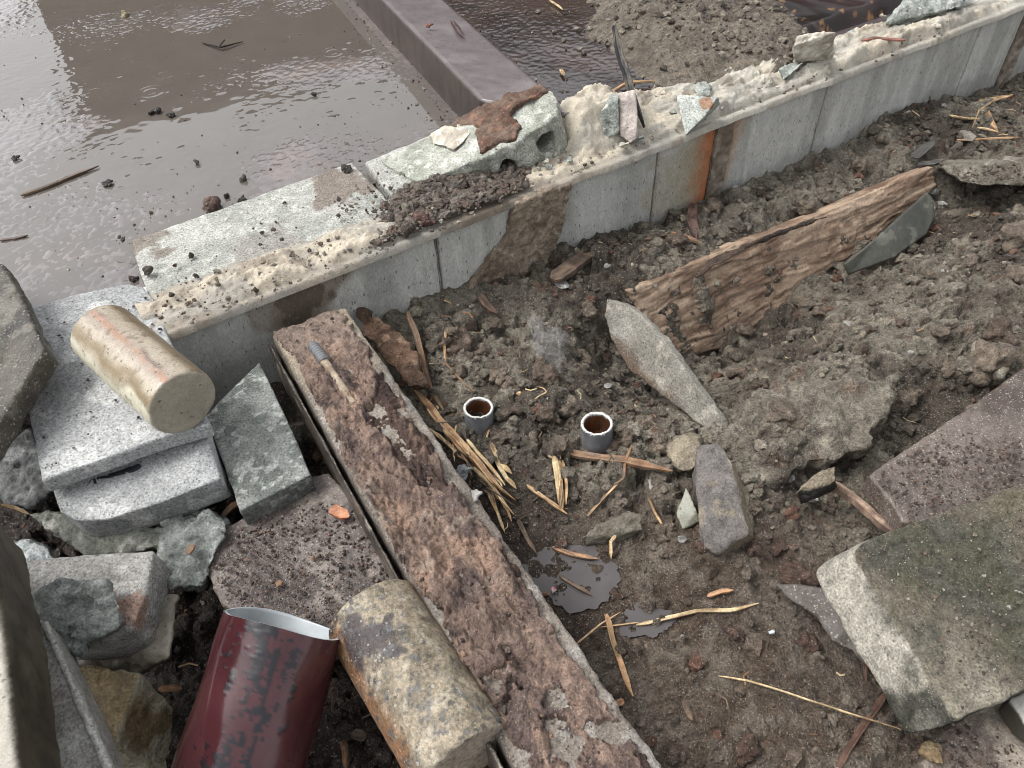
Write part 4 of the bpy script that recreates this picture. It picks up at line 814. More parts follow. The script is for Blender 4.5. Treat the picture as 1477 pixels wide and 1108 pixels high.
for k in range(22):
    x, y = rs.uniform(612, 735), 0; y = 590+(x-612)*1.15+rs.uniform(-28, 22); a_ = math.radians(rs.gauss(55, 16)); l_ = rs.uniform(18, 60)
    c_ = rs.choice([(W1, W2), (Wp1, Wp2), (WB1, W2), (WB1, WB2)])
    splinter('straw', 'fine torn straw tangled in the splinter bundle beside the left pipe', 'straw', gpts([(x-math.cos(a_)*l_/2, y-math.sin(a_)*l_/2), (x+rs.uniform(-3, 3), y), (x+math.cos(a_)*l_/2, y+math.sin(a_)*l_/2)], rs.uniform(.003, .014)), rs.uniform(.0014, .0034), .0016, c_[0], c_[1], 200+k, group='fine straws in the splinter bundle', ribs=2)
for k, (p, wd, th, c1, c2, lb, up) in enumerate(bundle): splinter('wood_splinter', lb, 'splinter', gpts(p, up), wd*.78, th, c1, c2, k, group=GB)
more = [
 ([(806,662),(809,698),(806,734)], .0045, .003, Wp1, W2, 'narrow pale strand along the left edge of the frayed splinter between the pipes', .011, 'wood_splinter'),
 ([(812,664),(817,700),(816,728)], .004, .003, W1, Wp2, 'narrow tan strand along the right edge of the frayed splinter between the pipes', .012, 'wood_splinter'),
 ([(798,658),(806,695),(812,738)], .0085, .004, Wp1, Wp2, 'thick frayed pale yellow splinter lying between the two pipes in front', .008, 'wood_splinter'),
 ([(784,643),(830,655),(900,664),(970,680)], .009, .006, WB1, W2, 'long brown splinter with an orange tip lying in front of the right pipe', .010, 'wood_splinter'),
 ([(588,450),(608,510),(622,560),(640,592)], .008, .006, WB1, S(150,112,78), 'long dark brown stick leading from the wall to the straw bundle', [.02,.012,.01,.01], 'wood_stick'),
 ([(643,472),(641,500),(643,520)], .0035, .003, W1, W2, 'short upright tan straw left of the plastic film', .01, 'straw'),
 ([(640,522),(662,545),(684,565)], .003, .002, WB1, W2, 'thin dark straw pointing at the left pipe from above', .008, 'straw'),
 ([(745,567),(758,570),(776,574)], .006, .003, Wp1, W2, 'small pale curled chip of wood between and above the pipes', .006, 'wood_chip'),
 ([(760,700),(790,722),(818,742)], .0045, .003, W1, W2, 'tan splinter leading down right from the yellow frayed ones', .006, 'wood_splinter'),
 ([(886,700),(900,690),(902,668),(912,640)], .003, .002, WB1, W2, 'thin brown twig leaning over the orange-tipped splinter', [.004,.006,.012,.02], 'twig'),
 ([(848,745),(870,718),(900,690)], .003, .002, WB1, W1, 'thin bent twig above the pointed stone wedge', .006, 'twig'),
 ([(888,772),(880,782),(882,806)], .004, .003, Wp1, Wp2, 'short pale straw standing right of the puddle', .006, 'straw'),
 ([(936,718),(945,740),(958,762)], .003, .002, W1, W2, 'fine tan straw below the grey-white flake', .006, 'straw'),
 ([(796,790),(820,798),(862,805)], .006, .003, WO1, WB1, 'orange-brown strip of bark at the upper edge of the puddle', .004, 'wood_splinter'),
 ([(806,830),(835,848),(855,860)], .004, .002, WB1, WB2, 'dark red-brown twig lying in the muddy puddle', .003, 'twig'),
 ([(746,750),(762,780),(774,798)], .005, .003, WB1, WB2, 'dark brown split twig above the puddle beside the beam', .005, 'twig'),
 ([(873,886),(885,925),(900,965),(914,1004)], .006, .003, WO1, Wp2, 'bright orange curled splinter lying alone on the mud below the puddle', .005, 'wood_splinter'),
 ([(832,928),(866,900),(896,882)], .0018, .0015, W1, W2, 'hair-thin straw crossing the top of the curled orange splinter', .005, 'straw'),
 ([(866,905),(890,902),(922,898)], .0016, .0015, W1, W2, 'short hair-thin straw beside the top of the curled orange splinter', .004, 'straw'),
 ([(918,902),(960,893),(1005,882),(1055,880),(1095,870)], .004, .0025, Wp1, Wp2, 'long pale bumpy straw lying left of the jagged slate', .004, 'straw'),
 ([(1036,975),(1080,982),(1140,1000),(1220,1028),(1300,1052)], .0018, .0016, Wp1, Wp2, 'very long thin yellow straw running to the corner of the mossy slab', [.003,.006,.01,.012,.01], 'straw'),
 ([(1276,1000),(1250,1040),(1222,1080),(1200,1125)], .006, .004, S(118,84,68), S(92,66,54), 'rusty red stick lying at the lower edge near the mossy slab', .005, 'wood_stick'),
 ([(900,1010),(880,1016),(872,1018)], .007, .002, WO1, WO2, 'small orange wood chip at the end of the curled splinter', .004, 'wood_chip'),
 ([(320,745),(335,730),(350,722)], .010, .003, WO1, WB1, 'brown wood shavings in the gap beside the grey-green block', .01, 'wood_shaving'),
 ([(228,996),(246,994),(262,993)], .006, .004, WO1, WO2, 'orange wood chip between the maroon pipe and the ochre block', .03, 'wood_chip'),
 ([(496,1068),(500,1085),(500,1108)], .007, .004, WO1, WB2, 'brown wood strip in the dark gap left of the speckled cylinder', .02, 'wood_strip'),
 ([(508,1058),(522,1062),(528,1060)], .009, .004, WB1, WB2, 'small brown wood chip in the dark gap left of the speckled cylinder', .024, 'wood_chip'),
 ([(1000,294),(997,318),(1004,346)], .016, .006, S(112,84,74), S(80,60,54), 'red-brown piece of bark leaning at the foot of the wall left of the rust stain', .012, 'bark_piece'),
 ([(968,335),(985,340),(1012,352)], .007, .004, WO1, WB1, 'orange-brown wood scrap under the bark piece at the wall foot', .01, 'wood_scrap'),
 ([(798,404),(826,382),(864,352)], .024, .010, S(120,98,80), S(84,68,56), 'crumbling rotten wood chunk at the wall foot right of the mud smear', .012, 'rotten_wood'),
 ([(690,425),(700,440),(716,452)], .012, .005, S(124,98,78), S(84,66,54), 'small rotten wood flake at the wall foot left of the mud smear', .01, 'rotten_wood'),
 ([(930,345),(960,338),(990,330)], .006, .004, WB1, WB2, 'thin dark bark sliver between the wall foot and the plank', .008, 'bark_piece'),
 ([(1318,228),(1335,214),(1350,204)], .018, .004, S(84,82,78), S(66,64,60), 'dark slate sliver lying above the end of the buried plank', .008, 'slate_sliver'),
 ([(1325,238),(1345,236),(1362,230)], .012, .005, S(116,112,104), S(88,84,78), 'grey stone sliver lying at the end of the buried plank', .008, 'stone_sliver'),
 ([(1020,860),(1040,852),(1058,850)], .005, .003, WO1, WB1, 'short brown bark scrap on the mud above the long pale straw', .005, 'bark_piece'),
 ([(985,1010),(990,1025),(998,1040)], .006, .003, WB1, WB2, 'small dark wood scrap on the mud in the lower middle', .005, 'wood_scrap'),
 ([(1240,900),(1245,940),(1250,985)], .004, .003, S(120,84,66), WB2, 'thin red-brown root in the gap under the jagged slate', .01, 'root'),
 ([(1370,166),(1390,170),(1418,172)], .007, .003, Wp1, Wp2, 'pale yellow splinter under the far end of the wall', .008, 'wood_splinter'),
 ([(1418,150),(1428,172),(1440,192)], .010, .006, W1, W2, 'thick golden splinter near the far end of the wall', .01, 'wood_splinter'),
 ([(1413,146),(1438,142),(1460,138)], .009, .004, S(206,176,128), W2, 'broad tan splinter on top of the golden one near the wall end', .02, 'wood_splinter'),
 ([(1462,136),(1432,146),(1412,160),(1402,186)], .003, .002, W1, Wp2, 'thin curved straw arching over the splinters near the wall end', [.02,.022,.02,.006], 'straw'),
 ([(1380,202),(1420,200),(1472,198)], .005, .003, W1, W2, 'long straight golden straw above the broken ledge end', .01, 'straw'),
 ([(1410,184),(1425,186),(1438,190)], .004, .003, Wp1, Wp2, 'short pale straw at the foot of the golden splinter', .008, 'straw'),
 ([(1314,196),(1335,193),(1358,192)], .008, .005, WB2, S(70,52,46), 'dark brown stick above the far end of the buried plank', .008, 'wood_stick'),
 ([(1198,696),(1225,716),(1258,742),(1292,772)], .0085, .009, S(168,142,118), S(122,98,84), 'ringed brown stick rising from the hollow to the mossy slab', [.04,.035,.035,.04], 'wood_stick'),
]
for k, (p, wd, th, c1, c2, lb, up, nm) in enumerate(more): splinter(nm, lb, nm.replace('_', ' '), gpts(p, up), wd, th, c1, c2, 30+k)
def atp(l): return [at(*p) for p in l]
onobj = [
 ([(886,38,.13),(898,90,.09),(912,135,.06),(929,184,.02)], .010, .010, S(112,104,94), S(52,54,56), 'blackened burnt stick standing upright among the mortar rubble on the wall', 'burnt_stick', .5),
 ([(30,282,-.017),(85,262,-.017),(142,239,-.017)], .006, .004, WB1, WB2, 'long brown twig lying in the wet near the left edge', 'twig', .25),
 ([(0,346,-.018),(20,344,-.018),(40,339,-.018)], .005, .003, S(120,104,98), WB2, 'short twig at the left edge of the wet floor', 'twig', .25),
 ([(292,62,-.017),(318,68,-.012),(350,60,-.017)], .004, .003, S(60,48,42), S(40,34,30), 'small dark forked twig lying in the puddle', 'twig', .25),
 ([(316,68,-.012),(320,62,-.01),(325,57,-.008)], .003, .002, S(60,48,42), S(40,34,30), 'short dark prong lying on the forked twig in the puddle', 'twig', .25),
 ([(650,30,.061),(658,45,.062),(670,56,.061)], .003, .002, S(80,44,42), S(60,36,36), 'bent reddish pin of wood on the raised kerb', 'twig', .3),
 ([(654,30,.062),(662,40,.064),(668,50,.063)], .0025, .002, S(80,44,42), S(60,36,36), 'thin second prong beside the bent pin on the kerb', 'twig', .3),
 ([(1240,58,.022),(1262,55,.026),(1306,58,.024)], .008, .004, S(160,108,90), S(132,88,74), 'terracotta red strip lying among rubble on the wall top', 'red_strip', .1),
 ([(858,148,-.014),(905,119,-.012),(945,117,-.012)], .006, .004, W1, W2, 'tan straw behind the burnt stick', 'straw', .3),
 ([(850,140,-.015),(862,136,-.015),(870,133,-.015)], .004, .003, S(110,50,44), S(80,40,36), 'tiny red twig on the dark floor beside the kerb', 'twig', .3),
 ([(478,732,-.074),(490,738,-.073),(504,745,-.073)], .013, .004, S(206,140,100), S(176,104,70), 'bright orange wood chip on the purple-grey paving slab', 'wood_chip', .3),
 ([(398,845,-.084),(402,842,-.083),(408,840,-.083)], .006, .003, S(190,150,110), WO2, 'small tan chip near the front of the paving slab', 'wood_chip', .3),
 ([(268,798,-.065),(274,790,-.063),(276,784,-.062)], .008, .003, WO2, WB1, 'brown wood shaving on the green-grey lump', 'wood_shaving', .3),
 ([(2,728,-.06),(20,732,-.07),(42,741,-.08)], .003, .002, Wp1, Wp2, 'pale straw bridging the gap at the left edge', 'straw', .3),
 ([(793,0,-.015),(803,7,-.015),(812,14,-.015)], .005, .003, Wp1, W2, 'pale straw on the dark floor at the upper edge', 'straw', .3),
 ([(808,100,-.015),(811,104,-.015),(814,109,-.015)], .006, .003, Wp1, W2, 'tiny pale chip on the dark wet floor', 'wood_chip', .3),
]
for k, (p, wd, th, c1, c2, lb, nm, tp) in enumerate(onobj): splinter(nm, lb, nm.replace('_', ' '), atp(p), wd, th, c1, c2, 70+k, taper=tp)

# ------------------------------------------------------------------ loose mortar and block chips on the wall
CR = two(S(204, 196, 178), S(172, 162, 146), 40, 301, S(220, 214, 200)); GP = two(S(170, 176, 168), S(138, 144, 136), 40, 302, S(194, 198, 190))
hull('mortar_chip', 'flat cream mortar chip on the left part of the tilted hollow block', 'mortar chip', ext([(620,196,.034),(640,182,.042),(662,184,.046),(680,190,.048),(668,206,.042),(655,216,.036),(642,204,.036),(626,208,.03)], .008), CR, M_MORTAR, vox=.002, amp=.002, seed=60)
hull('block_chip', 'grey-green rounded chip standing left of the pinkish one on the wall', 'block chip', ext([(862,190,.03),(868,160,.06),(882,136,.075),(892,140,.075),(892,190,.03),(876,200,.02)], .012), GP, M_BLOCK, vox=.002, amp=.0022, seed=61)
hull('mortar_chip', 'upright pinkish-white chip beside the burnt stick on the wall', 'mortar chip', ext([(892,135,.075),(915,131,.078),(919,160,.055),(920,200,.02),(908,208,.014),(894,196,.022)], .012), two(S(210, 196, 186), S(178, 166, 158), 50, 303), M_MORTAR, vox=.002, amp=.0018, seed=62)
hull('block_chip', 'pale triangular chip with a brown edge on the wall above the rust stain', 'block chip', [(975,136,.045),(1030,148,.045),(1036,140,.05),(1015,170,.03),(993,190,.014),(988,196,.01),(982,170,.02),(1040,150,.03),(992,196,.004),(980,150,.02)], lambda V, N: mix(GP(V, N), S(160, 116, 84), near(V, at(1020, 148, .045), .014, 5, 60)*.9), M_BLOCK, vox=.0018, amp=.001, seed=63)
hull('mortar_chip', 'large cream square chunk standing on the wall top near the dark sheet', 'mortar chip', [(1142,68,.06),(1150,52,.075),(1172,46,.08),(1206,46,.08),(1203,62,.06),(1192,74,.045),(1168,88,.03),(1148,88,.03),(1200,78,.03),(1160,92,.01),(1200,88,.01),(1146,76,.01)], CR, M_MORTAR, vox=.002, amp=.003, seed=64)
hull('block_chip', 'grey rounded chip at the rear edge of the wall, left of the gravel', 'block chip', ext([(1000,130,.03),(1005,120,.035),(1018,117,.035),(1028,126,.03),(1024,138,.02),(1006,140,.02)], .015), GP, M_BLOCK, vox=.002, amp=.002, seed=65)
hull('block_chip', 'bluish grey wedge chip lodged in the mortar left of the cream chunk', 'block chip', ext([(1124,100,.03),(1138,92,.035),(1160,90,.035),(1146,104,.024),(1130,116,.018)], .012), GP, M_BLOCK, vox=.002, amp=.002, seed=66)
hull('broken_block', 'rough pale grey broken block end on the far part of the wall top', 'block', ext([(1278,34,.035),(1298,10,.05),(1320,-20,.06),(1400,-24,.05),(1385,10,.03),(1345,22,.02),(1300,36,.02)], .03), GP, M_ROCK, vox=.003, amp=.004, seed=67)
rr = random.Random(5); cg = 'loose cream mortar crumbs on the wall top'
RB = [(u, v) for u, v in zip([rr.uniform(.56, 1.6) for _ in range(150)], [rr.uniform(.012, .12) for _ in range(150)])]
def crumb(name, P, r, colf, mat, seed, vox=None, flatn=.7, amp=.25, label=None, cat=None, group=None, k=9):
    q = random.Random(seed); pp = []
    for _ in range(k):
        d = Vector((q.gauss(0, 1), q.gauss(0, 1), q.gauss(0, 1))).normalized(); pp.append(np.array(P)+np.array(d)*r*q.uniform(.75, 1.1)*np.array([1, 1, flatn]))
    o = finish(name, bm_hull(pp), mat, colf, vox or max(.0014, r*.12), r*amp, 1.5/r, 5, 0, .3, None, seed); return tag(o, label, cat, group)
for k, (u, v) in enumerate(RB[:110]):
    P = wp(u, v, .012+rr.uniform(0, .006)); r = .005+.012*rr.random()**1.8
    crumb('mortar_crumb', P, r, CR if rr.random() < .6 else GP, M_MORTAR if rr.random() < .6 else M_BLOCK, 500+k, flatn=.55, label='small broken mortar crumb lying on the ragged wall top', cat='mortar crumb', group=cg)

# ------------------------------------------------------------------ merged crumbs and gravel (uncountable)
def ico(sub=2):
    bm = bmesh.new(); bmesh.ops.create_icosphere(bm, subdivisions=sub, radius=1); V = np.array([v.co for v in bm.verts]); F_ = np.array([[v.index for v in f.verts] for f in bm.faces]); bm.free(); return V, F_
PROTO = {}
for sb in (1, 2, 3):
    V0, F0 = ico(sb); PROTO[sb] = ([V0*(1+.45*fbm(V0+7*k, 1.1, 2, 400+k)+.35*fbm(V0+3*k, 2.6, 2, 430+k))[:, None] for k in range(14)], F0)
def scatter(name, P, R, col, mat, sub=2, wet=.35, flatz=.8, label=None, seed=0, wild=.0):
    g = np.random.default_rng(seed); Vs, Fs, Cs, b = [], [], [], 0; PR, F0 = PROTO[sub]
    for p, r, c in zip(P, R, col):
        V0 = PR[g.integers(14)]; a = g.normal(size=4); a /= np.linalg.norm(a); w_, x, y, z = a
        Rm = np.array([[1-2*(y*y+z*z), 2*(x*y-z*w_), 2*(x*z+y*w_)], [2*(x*y+z*w_), 1-2*(x*x+z*z), 2*(y*z-x*w_)], [2*(x*z-y*w_), 2*(y*z+x*w_), 1-2*(x*x+y*y)]])
        s = g.uniform(.7, 1.25, 3); V = (V0*s)@Rm.T*r; V[:, 2] *= flatz; Vs.append(V+p); Fs.append(F0+b); b += len(V0); Cs.append(np.tile(c, (len(V0), 1)))
    V = np.vstack(Vs); V = V+0; C_ = np.vstack(Cs)*(1+.18*fbm(V, 160, 2, 7))[:, None]
    return tag(mesh_from(name, V, np.vstack(Fs), mat, C_, wet, smooth=False), label, kind='stuff')
g = np.random.default_rng(11)
def visible(P, mx=.72, my=.56):
    d = P-CAMP; zz = d@_F; return (zz > .1) & (np.abs(d@_R/zz) < mx) & (np.abs(d@_U/zz) < my)
def soilpts(n, seed):
    g = np.random.default_rng(seed); X = g.uniform(GX0+.02, GX1-.02, n); Y = g.uniform(.15, 1.95, n); P = np.c_[X, Y, gz(X, Y)]; u, v = to_uv(P*np.array([1, 1, 0])); ok = visible(P) & ((v < -.004) | (u < -.03) & (v < .1)); return P[ok]
def soil_scatter(name, n, r0, r1, sub, seed, keepf, cscale=1, mat=M_CLOD, sink=.25, label=None, pw=2.2):
    P = soilpts(n, seed); f = keepf(P); g = np.random.default_rng(seed+1); ok = g.random(len(P)) < f; P = P[ok]; R = r0+(r1-r0)*g.random(len(P))**pw; P[:, 2] += R*(.5-sink)
    c, _ = soil_col(P); c = c*g.uniform(.8, 1.25, (len(P), 1))*cscale; t = g.random(len(P)); c[t > .95] = S(168, 156, 134); c[(t > .90) & (t < .93)] = S(120, 84, 66); c[(t > .985)] = S(186, 184, 178)
    return scatter(name, P, R, c, mat, sub, label=label, seed=seed)
PK = at(980, 960, -.16)
def dens(P):      # clods are dense round the pipes and along the wall, sparse on the trampled mud
    k = 1-sm(.6, 1.2, np.hypot((P[:, 0]-PK[0])/.32, (P[:, 1]-PK[1])/.19)); pd = np.zeros(len(P))
    for p, r in PUD: pd = np.maximum(pd, 1-sm(.6, 1.2, np.hypot(P[:, 0]-p[0], P[:, 1]-p[1])/r))
    cl = sm(-.35, .3, fbm(P, 12, 3, 77)); return (1-.55*k)*(1-.85*pd)*(.25+.75*cl)
soil_scatter('soil_crumbs', 26000, .0022, .006, 1, 201, lambda P: dens(P)*.9, sink=.2)
soil_scatter('soil_lumps', 9000, .0045, .0115, 2, 202, lambda P: dens(P)*.8)
soil_scatter('grit', 42000, .0009, .0024, 1, 203, lambda P: .35+.6*dens(P), 1.25, sink=.1)

# torn wood fibres and rootlets lying everywhere on the soil
def fibres():
    g = np.random.default_rng(51); P = soilpts(5200, 52); a = at(720, 680, -.15); b = at(600, 560, -.15); wgt = .1+.8*np.exp(-((P[:, 0]-a[0])**2+(P[:, 1]-a[1])**2)/.02)+.4*np.exp(-((P[:, 0]-b[0])**2+(P[:, 1]-b[1])**2)/.02)+.15*(P[:, 1] > 1.0)
    P = P[g.random(len(P)) < wgt]; V, F_, C_ = [], [], []; pal = [W1, Wp1, WB1, WB2, WO2, WB1]
    for p in P:
        L = g.uniform(.004, .022); an = g.uniform(0, np.pi*2); d = np.array([math.cos(an), math.sin(an), g.uniform(-.3, .5)]); n = np.array([-d[1], d[0], 0]); w_ = g.uniform(.0004, .0013); c = p+[0, 0, .003]; k = len(V); bend = n*g.uniform(-.25, .25)*L
        for t in (-.5, 0, .5):
            q = c+d*L*t+(bend if t == 0 else 0); V += [q-n*w_, q+n*w_, q+[0, 0, w_*1.2]]
        for s in (0, 3):
            for i in range(3): F_.append((k+s+i, k+s+(i+1) % 3, k+s+3+(i+1) % 3, k+s+3+i))
        C_ += [pal[g.integers(6)]]*9
    tag(mesh_from('wood_fibres', np.array(V), F_, M_WOOD, np.array(C_), .3, False), kind='stuff')
fibres()
# individual larger clods
clods = [(668,505,24),(712,470,16),(655,480,13),(640,500,17),(700,510,14),(720,545,20),(745,500,18),(690,545,12),(660,540,14),(790,600,20),(770,640,17),(820,590,18),(740,600,16),(730,630,14),(810,640,15),(900,640,20),(930,615,18),(880,600,14),(780,545,22),(840,520,14),(960,650,18),(905,600,14),(600,500,12),(735,560,16),(760,575,12),(830,615,12),
 (1125,612,34),(1170,630,14),(1250,388,20),(1180,500,14),(1075,480,14),(1060,510,12),(1160,440,14),(1213,350,12),(1420,530,34),(1365,530,22),(1440,485,22),(1310,575,16),(1355,480,12),(1300,470,10),(1400,385,14),(1460,350,18),(1415,310,14),(1470,400,16),(1085,740,13),(1100,560,14),(1150,830,26),(1125,790,16),(1090,800,14),(1190,740,12),(1245,720,14),(1270,690,12),(1345,640,14),(1400,600,14),(1060,545,16),
 (1060,915,12),(890,860,12),(1080,1085,22),(810,790,12),(885,800,9),(1165,930,14),(975,1085,10),(1010,790,10),(870,355,12),(930,300,10),(1030,300,14),(1100,280,12),(1160,300,14),(1240,240,12),(1220,300,10),(1330,150,10),(1270,205,12),(980,350,16),(830,390,14),(850,450,16),(900,350,10),(1000,330,9)]
for k, (x, y, s) in enumerate(clods):
    p = ground(x, y); dist = np.linalg.norm(p-CAMP); r = s*dist/F_PX; p[2] += r*.25
    reg = 'between the wall foot and the buried plank' if y < 400 and x > 800 and x < 1345 else 'around the two cut pipes' if x < 990 and y < 680 else 'on the trampled mud in front' if y > 780 else 'in the dug soil on the right'
    cc = S(*((136, 120, 102) if k % 3 else (118, 100, 84))) if y < 780 else S(110, 84, 70)
    crumb('soil_clod', p, r, two(cc, cc*.72, 40, k, cc*1.3), M_CLOD, 700+k, flatn=.75, amp=.5, k=16, label='rough lump of earth '+reg, cat='soil clod', group='earth lumps '+reg)

# debris lying on the wall top between the two mortar stretches
def walltop():
    g = np.random.default_rng(9); n = 3400; U = g.uniform(.27, .62, n); Vv = g.uniform(.01, .11, n); k = 1-sm(.6, 1.1, np.abs(U-.43-(Vv-.05)*.8)/.14); ok = g.random(n) < k; U, Vv = U[ok], Vv[ok]; R = .0012+.0065*g.random(len(U))**3
    P = uvworld(U, Vv, .004+R*.5+g.random(len(U))*.007*k[ok]); c = np.array([S(120, 108, 96), S(100, 90, 80), S(136, 126, 112), S(118, 98, 86)])[g.integers(0, 4, len(U))]; scatter('wall_debris', P, R, c, M_CLOD, 2, seed=5)
    # grains strewn over the rear blocks, the mortar and the beam
    n = 900; U = g.uniform(-.02, .8, n); Vv = g.uniform(.0, .26, n); ok = g.random(n) < sm(-.3, .5, fbm(np.c_[U, Vv, U*0], 16, 3, 55)); U, Vv = U[ok], Vv[ok]; R = .0008+.0035*g.random(len(U))**3.5
    P = uvworld(U, Vv, np.where(Vv < .09, .006, .002)+R*.4); c = np.array([S(70, 62, 54), S(96, 82, 72), S(120, 96, 80)])[g.integers(0, 3, len(U))]; scatter('wall_grit', P, R, c, M_CLOD, 1, seed=6)
walltop()
for k, (x, y, s, c) in enumerate([(612,318,15,(118,84,74)),(590,330,12,(96,82,70)),(560,318,11,(110,98,86)),(745,262,13,(112,98,82)),(640,292,9,(104,90,76))]):
    p = at(x, y, .012); crumb('wall_stone', p, s*.00115, two(S(*c), S(*c)*.7, 40, k), M_CLOD, 900+k, amp=.45, k=14, label=['reddish stone in the earth heap on the wall top', 'dark stone left of the reddish one on the wall top', 'grey stone at the left end of the earth heap on the wall', 'round earth lump at the right end of the heap on the wall', 'small dark stone at the back of the heap on the wall'][k], cat='stone')

def slab_grit():
    g = np.random.default_rng(61); Ps, Rs, Cs = [], [], []
    def on(poly, z, n, pal, rmax, p=3.0):
        xs = [a for a, b in poly]; ys = [b for a, b in poly]; k = 0
        while k < n:
            x, y = g.uniform(min(xs), max(xs)), g.uniform(min(ys), max(ys)); ins = False
            for (x1, y1), (x2, y2) in zip(poly, poly[1:]+poly[:1]):
                if (y1 > y) != (y2 > y) and x < (x2-x1)*(y-y1)/(y2-y1)+x1: ins = not ins
            if not ins: continue
            k += 1; r = .0007+rmax*g.random()**p; Ps.append(at(x, y, z+r*.3)); Rs.append(r); Cs.append(pal[g.integers(len(pal))])
    D = [S(112, 96, 88), S(84, 70, 62), S(140, 126, 112), S(126, 100, 84), S(100, 86, 78)]
    on([(295,792),(455,692),(478,695),(590,845),(440,920),(325,870)], -.0835, 1500, D*4+[S(160, 118, 90), S(80, 78, 88)], .0016)
    on([(1262,690),(1400,590),(1477,540),(1477,715),(1310,750)], -.086, 1100, D, .0017)
    on([(1250,800),(1300,770),(1477,705),(1477,980),(1390,1030),(1300,890)], -.033, 260, D+[S(170, 164, 150)]*2, .0016)
    on([(50,450),(180,412),(235,480),(290,610),(65,680)], .006, 120, D, .0012)
    on([(400,480),(490,455),(700,800),(900,1108),(760,1108)], -.030, 500, D+[S(160, 128, 104)], .0022)
    on([(1365,242),(1477,235),(1477,262),(1400,265)], -.132, 260, [S(130, 118, 100), S(98, 86, 72)], .003)
    on([(1340,1060),(1450,1005),(1477,1060),(1477,1108),(1350,1108)], -.127, 200, D, .0022)
    on([(225,420),(590,300),(800,190),(980,150),(1200,80),(1400,15),(1400,40),(1200,115),(950,200),(640,335),(270,470)], .009, 900, [S(196, 184, 160), S(150, 138, 120), S(112, 98, 84), S(168, 164, 152)], .0032)
    on([(470,290),(560,240),(640,200),(720,215),(580,300),(500,330)], .004, 160, D, .003)
    scatter('slab_grit', Ps, Rs, Cs, M_CLOD, 1, seed=62)
slab_grit()

# gravel heap behind the wall, and the dark glossy sheet beyond it
def heap():
    U, Vv, Fq = uvgrid(.86, 1.75, .06, .75, .0045); P = uvworld(U, Vv, U*0); cu, cv = 1.22, .30
    k = 1-sm(.35, 1.15, np.hypot((U-cu-.12*0-(Vv-cv)*.35)/.25, (Vv-cv-.05)/.42)+fbm(P, 9, 3, 310)*.25); k = k*(1-sm(1.27, 1.37, U-(Vv-.2)*.5)); h = FZ-.006+k*.062+fbm(P, 45, 4, 311)*.008*k+fbm(P, 160, 3, 312)*.003*k
    P[:, 2] = h; used = (k > .02); Fq = Fq[used[Fq].all(1)]; us = np.zeros(len(P), bool); us[Fq.ravel()] = True; mp = np.cumsum(us)-1
    c = mix(S(134, 122, 106), S(106, 94, 80), blot(P, 18, -.4, .5, 313)); c = mix(c, S(160, 148, 128), blot(P, 60, .2, .7, 314)*.6)
    tag(mesh_from('gravel_heap', P[us], mp[Fq], M_SOIL, c[us], .3), kind='stuff')
    g = np.random.default_rng(21); n = 3200; uu = g.uniform(.86, 1.7, n); vv = g.uniform(.06, .75, n); kk = bil(k.reshape(len(np.arange(.06, .75, .0045)), -1), uu, vv, .86, .06, .0045); ok = g.random(n) < np.clip(kk+.06, 0, 1); uu, vv = uu[ok], vv[ok]
    hh = bil(h.reshape(len(np.arange(.06, .75, .0045)), -1), uu, vv, .86, .06, .0045); R = .0018+.007*g.random(len(uu))**3; P2 = uvworld(uu, vv, np.maximum(hh, FZ)+R*.4); c = np.array([S(140, 128, 112), S(110, 98, 86), S(160, 150, 132), S(96, 84, 72)])[g.integers(0, 4, len(uu))]
    scatter('gravel', P2, R, c, M_CLOD, 1, seed=31)
    # floor grit both sides of the kerb
    n = 5200; x = g.uniform(-60, 1500, n); y = g.uniform(-10, 420, n); P3 = np.array([at(a, b, FZ+.001) for a, b in zip(x, y)]); u, v = to_uv(P3*np.array([1, 1, 0])); ok = ((v > .26) | (u > .78) & (v > .14) | (u < -.03) & (v > .2)) & (g.random(n) < .05+.9*(u > .75)*.5+.9*(np.abs(u-.578-.148*(v-.25)+.03) < .05)+.25*sm(.2, .6, fbm(P3, 7, 3, 66)))
    P3 = P3[ok]; R = .0007+.0022*g.random(len(P3))**3; c = np.array([S(150, 136, 118), S(96, 80, 70), S(190, 180, 160), S(120, 90, 74)])[g.integers(0, 4, len(P3))]; scatter('floor_grit', P3, R, c, M_CLOD, 1, seed=32)
heap()
def sheet():
    U, Vv, Fq = uvgrid(1.24, 2.6, .15, 1.2, .006); P = uvworld(U, Vv, U*0); Q = np.c_[U*1.0, Vv*.25, U*0]
    e = np.minimum(np.minimum((U-1.25-(Vv-.15)*.18)+fbm(P, 12, 3, 8)*.02, .8), Vv-.16); h = .004+fbm(Q, 9, 3, 320)*.020*sm(0, .12, e)-.03*(1-sm(0, .04, e)); P[:, 2] = h; used = e > 0; Fq = Fq[used[Fq].all(1)]; us = np.zeros(len(P), bool); us[Fq.ravel()] = True; mp = np.cumsum(us)-1
    c = mix(S(48, 32, 30), S(28, 20, 18), blot(Q, 16, -.3, .4, 321)); c = mix(c, S(150, 108, 60), blot(P, 60, .55, .7, 322)*.7); c = mix(c, S(92, 78, 74), blot(Q, 22, .3, .6, 323)*.6)
    tag(mesh_from('brown_sheet', P[us], mp[Fq], mineral('glossy_sheet', 300, .1, 0, 200, 0, 200, .2, .0006, .35, .22, .3, mid=.15), c[us], .7), 'glossy dark brown crumpled sheet with orange specks behind the gravel heap', 'sheet')
sheet()
